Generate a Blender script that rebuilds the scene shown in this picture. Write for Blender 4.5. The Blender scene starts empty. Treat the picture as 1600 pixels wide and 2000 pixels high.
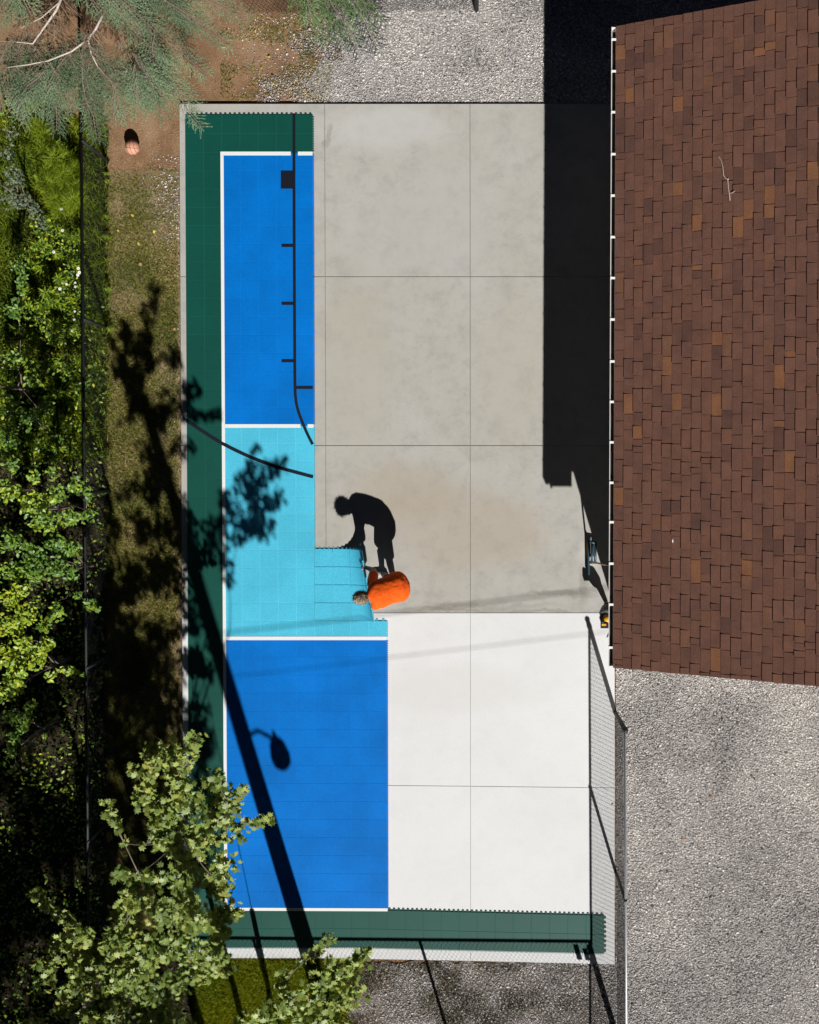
import bpy, bmesh, math, random
import numpy as np
from mathutils import Vector, Matrix

random.seed(7)
rng = np.random.default_rng(11)

# ------------------------------------------------------------------ camera, sky, sun, exposure
PPM = 116.8            # photograph pixels per metre on the slab
NX, NY = 918.0, 902.0  # photograph pixel straight below the drone
H = 20.2               # drone height above the slab
KSUN = 1.22            # cotangent of the sun's elevation
SUNX, SUNY = 0.2873, -0.9578   # horizontal direction towards the sun
ELEV = math.atan(1.0 / KSUN)

scene = bpy.context.scene
COL = scene.collection
cam_d = bpy.data.cameras.new('camera')
cam = bpy.data.objects.new('camera', cam_d)
COL.objects.link(cam)
cam.location = (0, 0, H)
cam.rotation_euler = (0, 0, 0)
cam_d.sensor_fit = 'HORIZONTAL'
cam_d.sensor_width = 36.0
cam_d.lens = 36.0 * PPM * H / 1600.0
cam_d.shift_x = (800 - NX) / 1600.0
cam_d.shift_y = (NY - 1000) / 1600.0
cam_d.clip_start = 0.1
cam_d.clip_end = 2000
scene.camera = cam

world = bpy.data.worlds.new('World')
scene.world = world
world.use_nodes = True
wn = world.node_tree.nodes
sky = wn.new('ShaderNodeTexSky')
sky.sky_type = 'NISHITA'
sky.sun_disc = False
sky.sun_elevation = ELEV
sky.sun_rotation = math.atan2(SUNX, SUNY)
sky.air_density = 0.14
sky.dust_density = 0.1
sky.ozone_density = 1.5
sky.altitude = 5000
bg = wn['Background']
bg.inputs['Strength'].default_value = 0.05
world.node_tree.links.new(sky.outputs['Color'], bg.inputs['Color'])

sun_d = bpy.data.lights.new('sun', 'SUN')
sun_d.energy = 5.0
sun_d.angle = math.radians(0.55)
sun_d.color = (1.0, 0.975, 0.94)
sun = bpy.data.objects.new('sun', sun_d)
COL.objects.link(sun)
ldir = Vector((-SUNX * math.cos(ELEV), -SUNY * math.cos(ELEV), -math.sin(ELEV)))
sun.rotation_euler = ldir.to_track_quat('-Z', 'Y').to_euler()
sun.location = (6, -18, 20)

scene.view_settings.view_transform = 'Standard'
scene.view_settings.look = 'None'
scene.view_settings.exposure = 0.25
scene.view_settings.gamma = 1.0

# ------------------------------------------------------------------ pixel helpers
def G(px, py, h=0.0):
    """point at height h that the photograph shows at (px, py)"""
    f = (H - h) / H / PPM
    return Vector(((px - NX) * f, (NY - py) * f, h))

def g0(px, py, z=0.0):
    """point above ground-plan pixel (px, py)"""
    return Vector(((px - NX) / PPM, (NY - py) / PPM, z))

def S(px, py, h):
    """point at height h whose shadow on the slab lands at (px, py)"""
    return Vector(((px - NX) / PPM + SUNX * KSUN * h, (NY - py) / PPM + SUNY * KSUN * h, h))

def warp(px, py):
    """the slab and its tiles are laid a little out of square"""
    a = 1 - min(max((px - 400) / 600.0, 0), 1)
    x = px + 0.0055 * (py - 224) * a
    t = min(max((py - 1300) / 480.0, 0), 1)
    y = py + t * max(0.0, px - 700) * 0.024
    return x, y

def GW(px, py, z=0.0):
    return g0(*warp(px, py), z)

# ------------------------------------------------------------------ materials
MATS = {}
def nodes_of(name):
    m = bpy.data.materials.new(name)
    m.use_nodes = True
    nt = m.node_tree
    b = nt.nodes['Principled BSDF']
    MATS[name] = m
    return m, nt, b

def link(nt, a, b):
    nt.links.new(a, b)

def tex_coord(nt, kind='world'):
    if kind == 'world':
        n = nt.nodes.new('ShaderNodeNewGeometry')
        return n.outputs['Position']
    n = nt.nodes.new('ShaderNodeTexCoord')
    return n.outputs['Object']

def noise(nt, co, scale, detail=4, rough=0.55, dist=0.0):
    n = nt.nodes.new('ShaderNodeTexNoise')
    n.inputs['Scale'].default_value = scale
    n.inputs['Detail'].default_value = detail
    n.inputs['Roughness'].default_value = rough
    n.inputs['Distortion'].default_value = dist
    link(nt, co, n.inputs['Vector'])
    return n

def ramp(nt, fac, stops):
    r = nt.nodes.new('ShaderNodeValToRGB')
    els = r.color_ramp.elements
    while len(els) < len(stops):
        els.new(0.5)
    for e, (p, c) in zip(els, stops):
        e.position = p
        e.color = (*c, 1) if len(c) == 3 else c
    link(nt, fac, r.inputs['Fac'])
    return r

def mixc(nt, fac, a, b, mode='MIX'):
    m = nt.nodes.new('ShaderNodeMix')
    m.data_type = 'RGBA'
    m.blend_type = mode
    if isinstance(fac, (int, float)):
        m.inputs[0].default_value = fac
    else:
        link(nt, fac, m.inputs[0])
    for sock, v in ((m.inputs[6], a), (m.inputs[7], b)):
        if isinstance(v, tuple):
            sock.default_value = (*v, 1)
        else:
            link(nt, v, sock)
    return m.outputs[2]

def bump(nt, b, height, strength, dist):
    n = nt.nodes.new('ShaderNodeBump')
    n.inputs['Strength'].default_value = strength
    n.inputs['Distance'].default_value = dist
    link(nt, height, n.inputs['Height'])
    link(nt, n.outputs['Normal'], b.inputs['Normal'])

def mat_plain(name, col, rough=0.6, var=0.12, scale=18, bmp=0.0, metal=0.0, coord='object', spec=0.4):
    m, nt, b = nodes_of(name)
    co = tex_coord(nt, coord)
    n = noise(nt, co, scale, 5, 0.6)
    lo = tuple(c * (1 - var) for c in col)
    hi = tuple(min(1, c * (1 + var)) for c in col)
    r = ramp(nt, n.outputs['Fac'], [(0.3, lo), (0.7, hi)])
    link(nt, r.outputs['Color'], b.inputs['Base Color'])
    b.inputs['Roughness'].default_value = rough
    b.inputs['Metallic'].default_value = metal
    b.inputs['Specular IOR Level'].default_value = spec
    if bmp:
        n2 = noise(nt, co, scale * 6, 4, 0.6)
        bump(nt, b, n2.outputs['Fac'], bmp, 0.01)
    return m

def stain(nt, co, px, py, rx, ry, soft=0.6):
    """a stain of its own shape: 1 inside an ellipse, fading out, broken up by noise"""
    mp = nt.nodes.new('ShaderNodeMapping')
    mp.vector_type = 'POINT'
    mp.inputs['Scale'].default_value = (PPM / rx, PPM / ry, 0)
    mp.inputs['Location'].default_value = (-(px - NX) / rx, -(NY - py) / ry, 0)
    n = noise(nt, co, 1.6, 4, 0.6)
    add = nt.nodes.new('ShaderNodeVectorMath'); add.operation = 'MULTIPLY_ADD'
    link(nt, n.outputs['Color'], add.inputs[0])
    add.inputs[1].default_value = (0.5, 0.5, 0)
    link(nt, co, add.inputs[2])
    sub = nt.nodes.new('ShaderNodeVectorMath'); sub.operation = 'SUBTRACT'
    link(nt, add.outputs[0], sub.inputs[0])
    sub.inputs[1].default_value = (0.25, 0.25, 0)
    link(nt, sub.outputs[0], mp.inputs['Vector'])
    ln = nt.nodes.new('ShaderNodeVectorMath'); ln.operation = 'LENGTH'
    link(nt, mp.outputs[0], ln.inputs[0])
    mr = nt.nodes.new('ShaderNodeMapRange')
    mr.interpolation_type = 'SMOOTHSTEP'
    mr.inputs['From Min'].default_value = 1.0
    mr.inputs['From Max'].default_value = 1.0 - soft
    mr.inputs['To Min'].default_value = 0
    mr.inputs['To Max'].default_value = 1
    link(nt, ln.outputs['Value'], mr.inputs['Value'])
    return mr.outputs[0]

def scale_fac(nt, fac, k):
    m = nt.nodes.new('ShaderNodeMath'); m.operation = 'MULTIPLY'
    link(nt, fac, m.inputs[0]); m.inputs[1].default_value = k
    return m.outputs[0]

def mat_concrete(name, base, warm, cloud, stains=()):
    m, nt, b = nodes_of(name)
    co = tex_coord(nt)
    n1 = noise(nt, co, 0.55, 6, 0.62, 0.0)
    c = ramp(nt, n1.outputs['Fac'], [(0.35, warm), (0.6, base)]).outputs['Color']
    n2 = noise(nt, co, 2.6, 9, 0.72, 0.0)
    r2 = ramp(nt, n2.outputs['Fac'], [(0.36, (0.84, 0.85, 0.86)), (0.5, (1, 1, 1)), (0.68, (1.07, 1.07, 1.07))])
    c = mixc(nt, cloud, c, r2.outputs['Color'], 'MULTIPLY')
    n4 = noise(nt, co, 7.0, 8, 0.75)
    r4 = ramp(nt, n4.outputs['Fac'], [(0.36, (0.80, 0.81, 0.83)), (0.47, (1, 1, 1)), (0.60, (1.0, 1.0, 1.0)), (0.70, (1.16, 1.16, 1.16))])
    c = mixc(nt, cloud * 0.6, c, r4.outputs['Color'], 'MULTIPLY')
    n3 = noise(nt, co, 60, 4, 0.7)
    r3 = ramp(nt, n3.outputs['Fac'], [(0.3, (0.88, 0.88, 0.88)), (0.7, (1.08, 1.08, 1.08))])
    c = mixc(nt, 0.8, c, r3.outputs['Color'], 'MULTIPLY')
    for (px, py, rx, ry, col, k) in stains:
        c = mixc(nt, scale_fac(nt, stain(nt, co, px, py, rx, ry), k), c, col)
    link(nt, c, b.inputs['Base Color'])
    b.inputs['Roughness'].default_value = 0.85
    b.inputs['Specular IOR Level'].default_value = 0.25
    bump(nt, b, n3.outputs['Fac'], 0.15, 0.004)
    return m

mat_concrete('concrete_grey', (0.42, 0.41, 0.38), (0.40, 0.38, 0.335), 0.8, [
    (890, 1030, 220, 120, (0.37, 0.305, 0.23), 0.42), (985, 1040, 120, 90, (0.37, 0.30, 0.22), 0.22), (700, 720, 110, 260, (0.40, 0.37, 0.31), 0.5), (1000, 700, 110, 200, (0.41, 0.375, 0.31), 0.4),
    (790, 960, 150, 80, (0.36, 0.30, 0.22), 0.4),
    (760, 250, 170, 60, (0.50, 0.50, 0.485), 0.6),
    (880, 420, 130, 170, (0.43, 0.42, 0.40), 0.5),
    (740, 480, 90, 110, (0.43, 0.42, 0.40), 0.4),
    (1150, 1090, 28, 50, (0.52, 0.52, 0.50), 0.6),
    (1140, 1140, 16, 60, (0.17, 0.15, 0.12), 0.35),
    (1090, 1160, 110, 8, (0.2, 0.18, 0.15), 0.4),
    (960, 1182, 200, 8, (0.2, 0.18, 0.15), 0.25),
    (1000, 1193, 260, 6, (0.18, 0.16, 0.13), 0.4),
    (638, 265, 8, 30, (0.2, 0.2, 0.17), 0.4),
])
mat_concrete('concrete_white', (0.70, 0.705, 0.705), (0.675, 0.675, 0.67), 0.18, [
    (900, 1350, 200, 60, (0.60, 0.585, 0.56), 0.4)])
mat_plain('joint', (0.17, 0.155, 0.135), 0.9, 0.3, 6, coord='world')

def mat_tile(name, col, wear=0.08, spec=0.12, rough=0.5):
    m, nt, b = nodes_of(name)
    co = tex_coord(nt)
    oi = nt.nodes.new('ShaderNodeObjectInfo')
    n = noise(nt, co, 0.9, 4, 0.6)
    r = ramp(nt, n.outputs['Fac'], [(0.35, tuple(c * (1 - wear) for c in col)), (0.68, tuple(c * (1 + wear) for c in col))])
    n2 = noise(nt, co, 75, 3, 0.75)
    r2 = ramp(nt, n2.outputs['Fac'], [(0.3, (0.72, 0.76, 0.80)), (0.72, (1.28, 1.24, 1.20))])
    c = mixc(nt, 1.0, r.outputs['Color'], r2.outputs['Color'], 'MULTIPLY')
    r3 = ramp(nt, oi.outputs['Random'], [(0, (0.975, 0.975, 0.975)), (1, (1.025, 1.025, 1.025))])
    c = mixc(nt, 1.0, c, r3.outputs['Color'], 'MULTIPLY')
    link(nt, c, b.inputs['Base Color'])
    b.inputs['Roughness'].default_value = rough
    b.inputs['Specular IOR Level'].default_value = spec
    bump(nt, b, n2.outputs['Fac'], 0.15, 0.003)
    return m

mat_tile('tile_green', (0.002, 0.066, 0.049), spec=0.5, rough=0.42)
mat_tile('tile_blue', (0.0003, 0.150, 0.535), wear=0.13)
mat_tile('tile_light', (0.075, 0.475, 0.66))
mat_tile('seam_green', (0.012, 0.095, 0.072))
mat_tile('seam_blue', (0.002, 0.175, 0.58))
mat_tile('seam_light', (0.12, 0.54, 0.69))
mat_plain('line_white', (0.74, 0.74, 0.73), 0.6, 0.05, 40, coord='world')
mat_plain('line_black', (0.004, 0.007, 0.016), 0.5, 0.3, 40, coord='world')
mat_plain('metal_pale', (0.62, 0.62, 0.63), 0.42, 0.08, 30, metal=0.55)
mat_plain('metal_dark', (0.012, 0.013, 0.014), 0.6, 0.3, 30)
mat_plain('gutter_white', (0.62, 0.58, 0.55), 0.45, 0.06, 8)
mat_plain('bracket_white', (0.80, 0.79, 0.77), 0.4, 0.04, 8)
mat_plain('siding', (0.35, 0.32, 0.28), 0.7, 0.08, 4)
mat_plain('trim', (0.55, 0.53, 0.50), 0.6, 0.06, 6)
mat_plain('trough_dark', (0.012, 0.009, 0.007), 0.9, 0.5, 9)
mat_plain('roof_felt', (0.020, 0.014, 0.012), 0.95, 0.3, 20)
mat_plain('wood_pole', (0.14, 0.10, 0.07), 0.85, 0.3, 12, 0.4)
mat_plain('bark', (0.16, 0.125, 0.10), 0.9, 0.3, 22, 0.5)
mat_plain('bark_pale', (0.30, 0.27, 0.23), 0.9, 0.25, 22, 0.5)
mat_plain('twig_pale', (0.50, 0.42, 0.36), 0.8, 0.2, 30)
mat_plain('black_plastic', (0.012, 0.012, 0.014), 0.45, 0.2, 30)
mat_plain('grey_plastic', (0.16, 0.17, 0.175), 0.5, 0.1, 30)
mat_plain('yellow_plastic', (0.75, 0.40, 0.012), 0.4, 0.06, 30)
mat_plain('teal_metal', (0.02, 0.055, 0.075), 0.4, 0.15, 30)
mat_plain('handle_wood', (0.30, 0.20, 0.13), 0.6, 0.15, 40)
mat_plain('skin', (0.46, 0.245, 0.17), 0.5, 0.1, 30, 0.1)
mat_plain('shirt_orange', (0.86, 0.115, 0.010), 0.85, 0.05, 14, 0.08, spec=0.15)
mat_plain('shorts', (0.035, 0.037, 0.045), 0.85, 0.15, 20, 0.2)
mat_plain('shoe', (0.42, 0.42, 0.42), 0.7, 0.2, 30)
mat_plain('shoe_sole', (0.06, 0.06, 0.06), 0.7, 0.2, 30)
mat_plain('hair', (0.20, 0.135, 0.075), 0.55, 0.45, 55)
mat_plain('hair_grey', (0.36, 0.30, 0.22), 0.55, 0.3, 55)
mat_plain('eye_white', (0.7, 0.7, 0.68), 0.3, 0.03, 40)
mat_plain('lip', (0.36, 0.14, 0.11), 0.5, 0.1, 40)
mat_plain('ball_rubber', (0.60, 0.29, 0.19), 0.6, 0.1, 45, 0.3)
mat_plain('ball_seam', (0.03, 0.018, 0.015), 0.7, 0.1, 45)
mat_plain('petal', (0.78, 0.78, 0.74), 0.6, 0.04, 40)
mat_plain('flower_eye', (0.65, 0.42, 0.03), 0.7, 0.1, 40)
mat_plain('dead_leaf', (0.38, 0.20, 0.09), 0.8, 0.4, 5, coord='world')
mat_plain('yellow_leaf', (0.55, 0.45, 0.05), 0.8, 0.3, 5, coord='world')
mat_plain('lamp_glass', (0.5, 0.5, 0.48), 0.25, 0.05, 20)
mat_plain('guard_pink', (0.55, 0.27, 0.20), 0.6, 0.1, 20)
mat_plain('sign_back', (0.03, 0.03, 0.034), 0.5, 0.2, 20)

def mat_ground(name, cols, fine, s1=1.2, s2=9, b=0.6):
    m, nt, bs = nodes_of(name)
    co = tex_coord(nt)
    n = noise(nt, co, s1, 8, 0.68, 0.5)
    r = ramp(nt, n.outputs['Fac'], cols)
    n2 = noise(nt, co, s2 * 6, 6, 0.75)
    r2 = ramp(nt, n2.outputs['Fac'], [(0.3, (1 - fine,) * 3), (0.7, (1 + fine,) * 3)])
    c = mixc(nt, 1.0, r.outputs['Color'], r2.outputs['Color'], 'MULTIPLY')
    link(nt, c, bs.inputs['Base Color'])
    bs.inputs['Roughness'].default_value = 0.95
    bs.inputs['Specular IOR Level'].default_value = 0.1
    bump(nt, bs, n2.outputs['Fac'], b, 0.03)
    return m
mat_ground('soil', [(0.3, (0.15, 0.085, 0.048)), (0.5, (0.27, 0.16, 0.09)), (0.7, (0.36, 0.24, 0.145))], 0.45)
mat_ground('turf_soil', [(0.3, (0.15, 0.11, 0.05)), (0.5, (0.26, 0.19, 0.105)), (0.72, (0.36, 0.26, 0.165))], 0.45)
mat_ground('gravel_bed', [(0.3, (0.29, 0.27, 0.25)), (0.7, (0.40, 0.375, 0.35))], 0.5, 1.0, 12)
mat_ground('stony_soil', [(0.3, (0.12, 0.10, 0.08)), (0.7, (0.25, 0.21, 0.175))], 0.5, 1.6, 12)
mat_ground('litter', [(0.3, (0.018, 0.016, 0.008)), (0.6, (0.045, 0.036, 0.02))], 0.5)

def attr_ramp_mat(name, stops, rough=0.7, trans=0.0, spec=0.3, gran=0.0, tcol=None):
    """colour from the random value each stone / leaf / blade carries"""
    m, nt, b = nodes_of(name)
    at = nt.nodes.new('ShaderNodeAttribute')
    at.attribute_name = 'rnd'
    r = ramp(nt, at.outputs['Fac'], stops)
    c = r.outputs['Color']
    if gran:
        n = noise(nt, tex_coord(nt), 130, 3, 0.7)
        r2 = ramp(nt, n.outputs['Fac'], [(0.3, (1 - gran,) * 3), (0.7, (1 + gran,) * 3)])
        c = mixc(nt, 1.0, c, r2.outputs['Color'], 'MULTIPLY')
    link(nt, c, b.inputs['Base Color'])
    b.inputs['Roughness'].default_value = rough
    b.inputs['Specular IOR Level'].default_value = spec
    if trans:
        t = nt.nodes.new('ShaderNodeBsdfTranslucent')
        tc = mixc(nt, 1.0, c, tcol or (1.25, 1.2, 0.5), 'MULTIPLY')
        link(nt, tc, t.inputs['Color'])
        ms = nt.nodes.new('ShaderNodeMixShader')
        ms.inputs[0].default_value = trans
        link(nt, b.outputs[0], ms.inputs[1])
        link(nt, t.outputs[0], ms.inputs[2])
        link(nt, ms.outputs[0], nt.nodes['Material Output'].inputs['Surface'])
    return m
attr_ramp_mat('stone', [(0, (0.10, 0.10, 0.105)), (0.16, (0.25, 0.236, 0.23)), (0.5, (0.44, 0.41, 0.395)),
                        (0.85, (0.60, 0.56, 0.535)), (1.0, (0.82, 0.78, 0.72))], 0.85, gran=0.15)
attr_ramp_mat('maple_leaf', [(0, (0.10, 0.16, 0.028)), (0.5, (0.215, 0.29, 0.058)), (0.85, (0.34, 0.41, 0.10)),
                             (0.95, (0.36, 0.33, 0.05)), (1.0, (0.36, 0.22, 0.07))], 0.5, 0.22, 0.5)
attr_ramp_mat('shrub_leaf', [(0, (0.06, 0.14, 0.022)), (0.5, (0.15, 0.27, 0.035)), (0.85, (0.30, 0.40, 0.028)),
                             (1.0, (0.48, 0.50, 0.02))], 0.45, 0.25, 0.5)
attr_ramp_mat('weed_leaf', [(0, (0.07, 0.14, 0.016)), (0.5, (0.18, 0.28, 0.018)), (1.0, (0.38, 0.44, 0.018))], 0.55, 0.25)
attr_ramp_mat('feather_leaf', [(0, (0.14, 0.22, 0.012)), (0.6, (0.25, 0.34, 0.016)), (1.0, (0.36, 0.42, 0.03))], 0.6, 0.3)
attr_ramp_mat('grey_leaf', [(0, (0.07, 0.10, 0.055)), (1.0, (0.20, 0.24, 0.15))], 0.6, 0.2)
attr_ramp_mat('grass', [(0, (0.09, 0.13, 0.018)), (0.45, (0.24, 0.25, 0.045)), (0.75, (0.42, 0.34, 0.13)),
                        (1.0, (0.58, 0.45, 0.28))], 0.7, 0.2)
attr_ramp_mat('weed_dry', [(0, (0.05, 0.06, 0.015)), (0.5, (0.13, 0.115, 0.045)), (1.0, (0.26, 0.18, 0.10))], 0.8, 0.1)
attr_ramp_mat('grass_green', [(0, (0.05, 0.10, 0.008)), (0.6, (0.15, 0.23, 0.012)), (1.0, (0.34, 0.37, 0.02))], 0.6, 0.25)
attr_ramp_mat('spruce_needle', [(0, (0.065, 0.110, 0.052)), (0.45, (0.165, 0.240, 0.130)), (0.9, (0.30, 0.40, 0.245)),
                                (1.0, (0.34, 0.37, 0.14))], 0.65, 0.10, 0.3, tcol=(1.0, 1.1, 0.6))
attr_ramp_mat('spruce_fresh_shaded', [(0, (0.016, 0.027, 0.030)), (0.2, (0.045, 0.085, 0.04)), (0.6, (0.115, 0.19, 0.065)), (1.0, (0.21, 0.31, 0.13))], 0.65, 0.1,  # darkest stop stands in for shade on the low sprigs
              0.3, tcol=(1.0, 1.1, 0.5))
attr_ramp_mat('spruce_dark', [(0, (0.006, 0.009, 0.014)), (1.0, (0.028, 0.035, 0.046))], 0.75, 0.0, 0.15)
attr_ramp_mat('hair_mix', [(0, (0.045, 0.03, 0.018)), (0.35, (0.16, 0.11, 0.065)), (0.7, (0.40, 0.31, 0.20)), (1.0, (0.62, 0.53, 0.39))], 0.5)
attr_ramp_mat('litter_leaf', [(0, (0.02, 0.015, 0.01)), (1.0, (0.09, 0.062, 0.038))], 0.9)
attr_ramp_mat('dead_twig', [(0, (0.12, 0.09, 0.06)), (1.0, (0.32, 0.25, 0.18))], 0.85)

SH_COLS = [(0.142, 0.070, 0.050), (0.136, 0.067, 0.049), (0.150, 0.074, 0.053), (0.124, 0.063, 0.047),
           (0.106, 0.055, 0.042), (0.148, 0.072, 0.049), (0.160, 0.078, 0.049), (0.205, 0.093, 0.048)]
for i, c in enumerate(SH_COLS):
    m, nt, b = nodes_of('shingle_%d' % i)
    co = tex_coord(nt)
    n = noise(nt, co, 170, 3, 0.75)
    r = ramp(nt, n.outputs['Fac'], [(0.28, tuple(v * 0.45 for v in c)), (0.5, c), (0.74, tuple(v * 1.8 for v in c))])
    n2 = noise(nt, co, 5.0, 3, 0.6)
    r2 = ramp(nt, n2.outputs['Fac'], [(0.3, (0.84, 0.86, 0.9)), (0.7, (1.10, 1.08, 1.05))])
    link(nt, mixc(nt, 1.0, r.outputs['Color'], r2.outputs['Color'], 'MULTIPLY'), b.inputs['Base Color'])
    b.inputs['Roughness'].default_value = 0.95
    b.inputs['Specular IOR Level'].default_value = 0.1
    bump(nt, b, n.outputs['Fac'], 0.4, 0.004)

# ------------------------------------------------------------------ object helpers
def tag(o, label=None, cat=None, group=None, kind=None):
    if label: o['label'] = label
    if cat: o['category'] = cat
    if group: o['group'] = group
    if kind: o['kind'] = kind
    return o

def empty(name, loc=(0, 0, 0), label=None, cat=None, group=None, kind=None, rotz=0.0):
    o = bpy.data.objects.new(name, None)
    o.empty_display_size = 0.1
    o.location = loc
    o.rotation_euler = (0, 0, rotz)
    COL.objects.link(o)
    return tag(o, label, cat, group, kind)

def link_obj(name, me, mat, parent=None, smooth=False):
    if isinstance(mat, str):
        mat = [mat]
    if mat is not None and len(me.materials) == 0:
        for mm in mat:
            me.materials.append(MATS[mm])
    o = bpy.data.objects.new(name, me)
    COL.objects.link(o)
    if parent is not None:
        o.parent = parent
        # geometry is given in world space; parents are unrotated empties or meshes unless said otherwise
        o.matrix_parent_inverse = parent_world(parent).inverted()
    if smooth:
        for p in me.polygons:
            p.use_smooth = True
    return o

def parent_world(o):
    m = Matrix.LocRotScale(o.location, o.rotation_euler, o.scale)
    if o.parent is not None:
        m = parent_world(o.parent) @ o.matrix_parent_inverse @ m
    return m

class MB:
    """collects polygons; build() links them as one mesh object"""
    def __init__(self):
        self.v = []; self.f = []
    def quadbox(self, corners, z0, z1):
        """prism on a plan polygon (list of xy)"""
        n = len(corners); b = len(self.v)
        self.v += [(c[0], c[1], z0) for c in corners] + [(c[0], c[1], z1) for c in corners]
        self.f.append(tuple(b + i for i in reversed(range(n))))
        self.f.append(tuple(b + n + i for i in range(n)))
        for i in range(n):
            j = (i + 1) % n
            self.f.append((b + i, b + j, b + n + j, b + n + i))
        return self
    def box(self, lo, hi):
        return self.quadbox([(lo[0], lo[1]), (hi[0], lo[1]), (hi[0], hi[1]), (lo[0], hi[1])], lo[2], hi[2])
    def hexa(self, p):
        """8 corners: bottom 4 then top 4, counter-clockwise"""
        b = len(self.v); self.v += [tuple(q) for q in p]
        for f in ((3, 2, 1, 0), (4, 5, 6, 7), (0, 1, 5, 4), (1, 2, 6, 5), (2, 3, 7, 6), (3, 0, 4, 7)):
            self.f.append(tuple(b + i for i in f))
        return self
    def tube(self, pts, rad, n=8, cap=True):
        pts = [Vector(p) for p in pts]
        if not isinstance(rad, (list, tuple)):
            rad = [rad] * len(pts)
        b = len(self.v)
        up = Vector((0.123, 0.234, 0.97))
        for i, p in enumerate(pts):
            d = (pts[min(i + 1, len(pts) - 1)] - pts[max(i - 1, 0)])
            d = d.normalized() if d.length > 1e-9 else Vector((0, 0, 1))
            if abs(d.dot(up)) > 0.95:
                a = d.cross(Vector((1, 0.1, 0)))
            else:
                a = d.cross(up)
            a.normalize(); c = d.cross(a)
            for k in range(n):
                t = 2 * math.pi * k / n
                self.v.append(tuple(p + (a * math.cos(t) + c * math.sin(t)) * rad[i]))
        for i in range(len(pts) - 1):
            for k in range(n):
                k2 = (k + 1) % n
                self.f.append((b + i * n + k, b + i * n + k2, b + (i + 1) * n + k2, b + (i + 1) * n + k))
        if cap:
            self.f.append(tuple(b + k for k in reversed(range(n))))
            e = b + (len(pts) - 1) * n
            self.f.append(tuple(e + k for k in range(n)))
        return self
    def loft(self, rings, n=16):
        """rings: (centre, axisA vector, axisB vector)"""
        b = len(self.v)
        for c, A, B in rings:
            for k in range(n):
                t = 2 * math.pi * k / n
                self.v.append(tuple(Vector(c) + Vector(A) * math.cos(t) + Vector(B) * math.sin(t)))
        for i in range(len(rings) - 1):
            for k in range(n):
                k2 = (k + 1) % n
                self.f.append((b + i * n + k, b + i * n + k2, b + (i + 1) * n + k2, b + (i + 1) * n + k))
        self.f.append(tuple(b + k for k in reversed(range(n))))
        e = b + (len(rings) - 1) * n
        self.f.append(tuple(e + k for k in range(n)))
        return self
    def ball(self, c, r, seg=12, rings=8, axes=None):
        c = Vector(c)
        if not isinstance(r, (tuple, list)): r = (r, r, r)
        A = axes or (Vector((1, 0, 0)), Vector((0, 1, 0)), Vector((0, 0, 1)))
        rr = []
        for i in range(rings + 1):
            t = math.pi * i / rings
            s = max(math.sin(t), 0.02)
            rr.append((c + A[2] * (-math.cos(t) * r[2]), A[0] * (r[0] * s), A[1] * (r[1] * s)))
        return self.loft(rr, seg)
    def mesh(self, name):
        me = bpy.data.meshes.new(name)
        me.from_pydata(self.v, [], self.f)
        me.update()
        return me
    def build(self, name, mat, parent=None, smooth=False):
        return link_obj(name, self.mesh(name), mat, parent, smooth)

def scatter_mesh(name, tv, tf, pos, rot, scl, rnd):
    """many copies of a small template joined in one mesh. tv (n,3), tf (m,k); pos (N,3), rot (N,3,3), scl (N,) or (N,3)"""
    tv = np.asarray(tv, float); tf = np.asarray(tf, int)
    N = len(pos); n = len(tv)
    scl = np.asarray(scl, float)
    if scl.ndim == 1: scl = np.repeat(scl[:, None], 3, 1)
    V = np.einsum('nij,nvj->nvi', rot, tv[None] * scl[:, None, :]) + np.asarray(pos)[:, None, :]
    V = V.reshape(-1, 3)
    k = tf.shape[1]
    F = (tf[None] + (np.arange(N) * n)[:, None, None]).reshape(-1, k)
    me = bpy.data.meshes.new(name)
    me.vertices.add(len(V)); me.vertices.foreach_set('co', V.ravel())
    me.loops.add(F.size); me.loops.foreach_set('vertex_index', F.ravel().astype(np.int32))
    me.polygons.add(len(F))
    me.polygons.foreach_set('loop_start', (np.arange(len(F)) * k).astype(np.int32))
    at = me.attributes.new('rnd', 'FLOAT', 'POINT')
    at.data.foreach_set('value', np.repeat(np.asarray(rnd, float), n).astype(np.float32))
    me.update(calc_edges=True)
    return me

def rot_from(nrm, ang):
    """rotation matrices whose z axis is nrm (N,3) and which are spun by ang about it"""
    nrm = nrm / np.linalg.norm(nrm, axis=1, keepdims=True)
    ref = np.where(np.abs(nrm[:, 2:3]) < 0.9, np.array([[0, 0, 1.0]]), np.array([[1.0, 0, 0]]))
    x = np.cross(ref, nrm); x /= np.linalg.norm(x, axis=1, keepdims=True)
    y = np.cross(nrm, x)
    c, s = np.cos(ang)[:, None], np.sin(ang)[:, None]
    X = x * c + y * s
    Y = np.cross(nrm, X)
    return np.stack([X, Y, nrm], axis=2)

def rot_axis(d, roll):
    """rotation matrices whose y axis is d, rolled about it"""
    d = d / np.linalg.norm(d, axis=1, keepdims=True)
    ref = np.where(np.abs(d[:, 2:3]) < 0.9, np.array([[0, 0, 1.0]]), np.array([[1.0, 0, 0]]))
    x = np.cross(d, ref); x /= np.linalg.norm(x, axis=1, keepdims=True)
    z = np.cross(x, d)
    c, s = np.cos(roll)[:, None], np.sin(roll)[:, None]
    X = x * c + z * s
    Z = np.cross(X, d)
    return np.stack([X, d, Z], axis=2)

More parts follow.
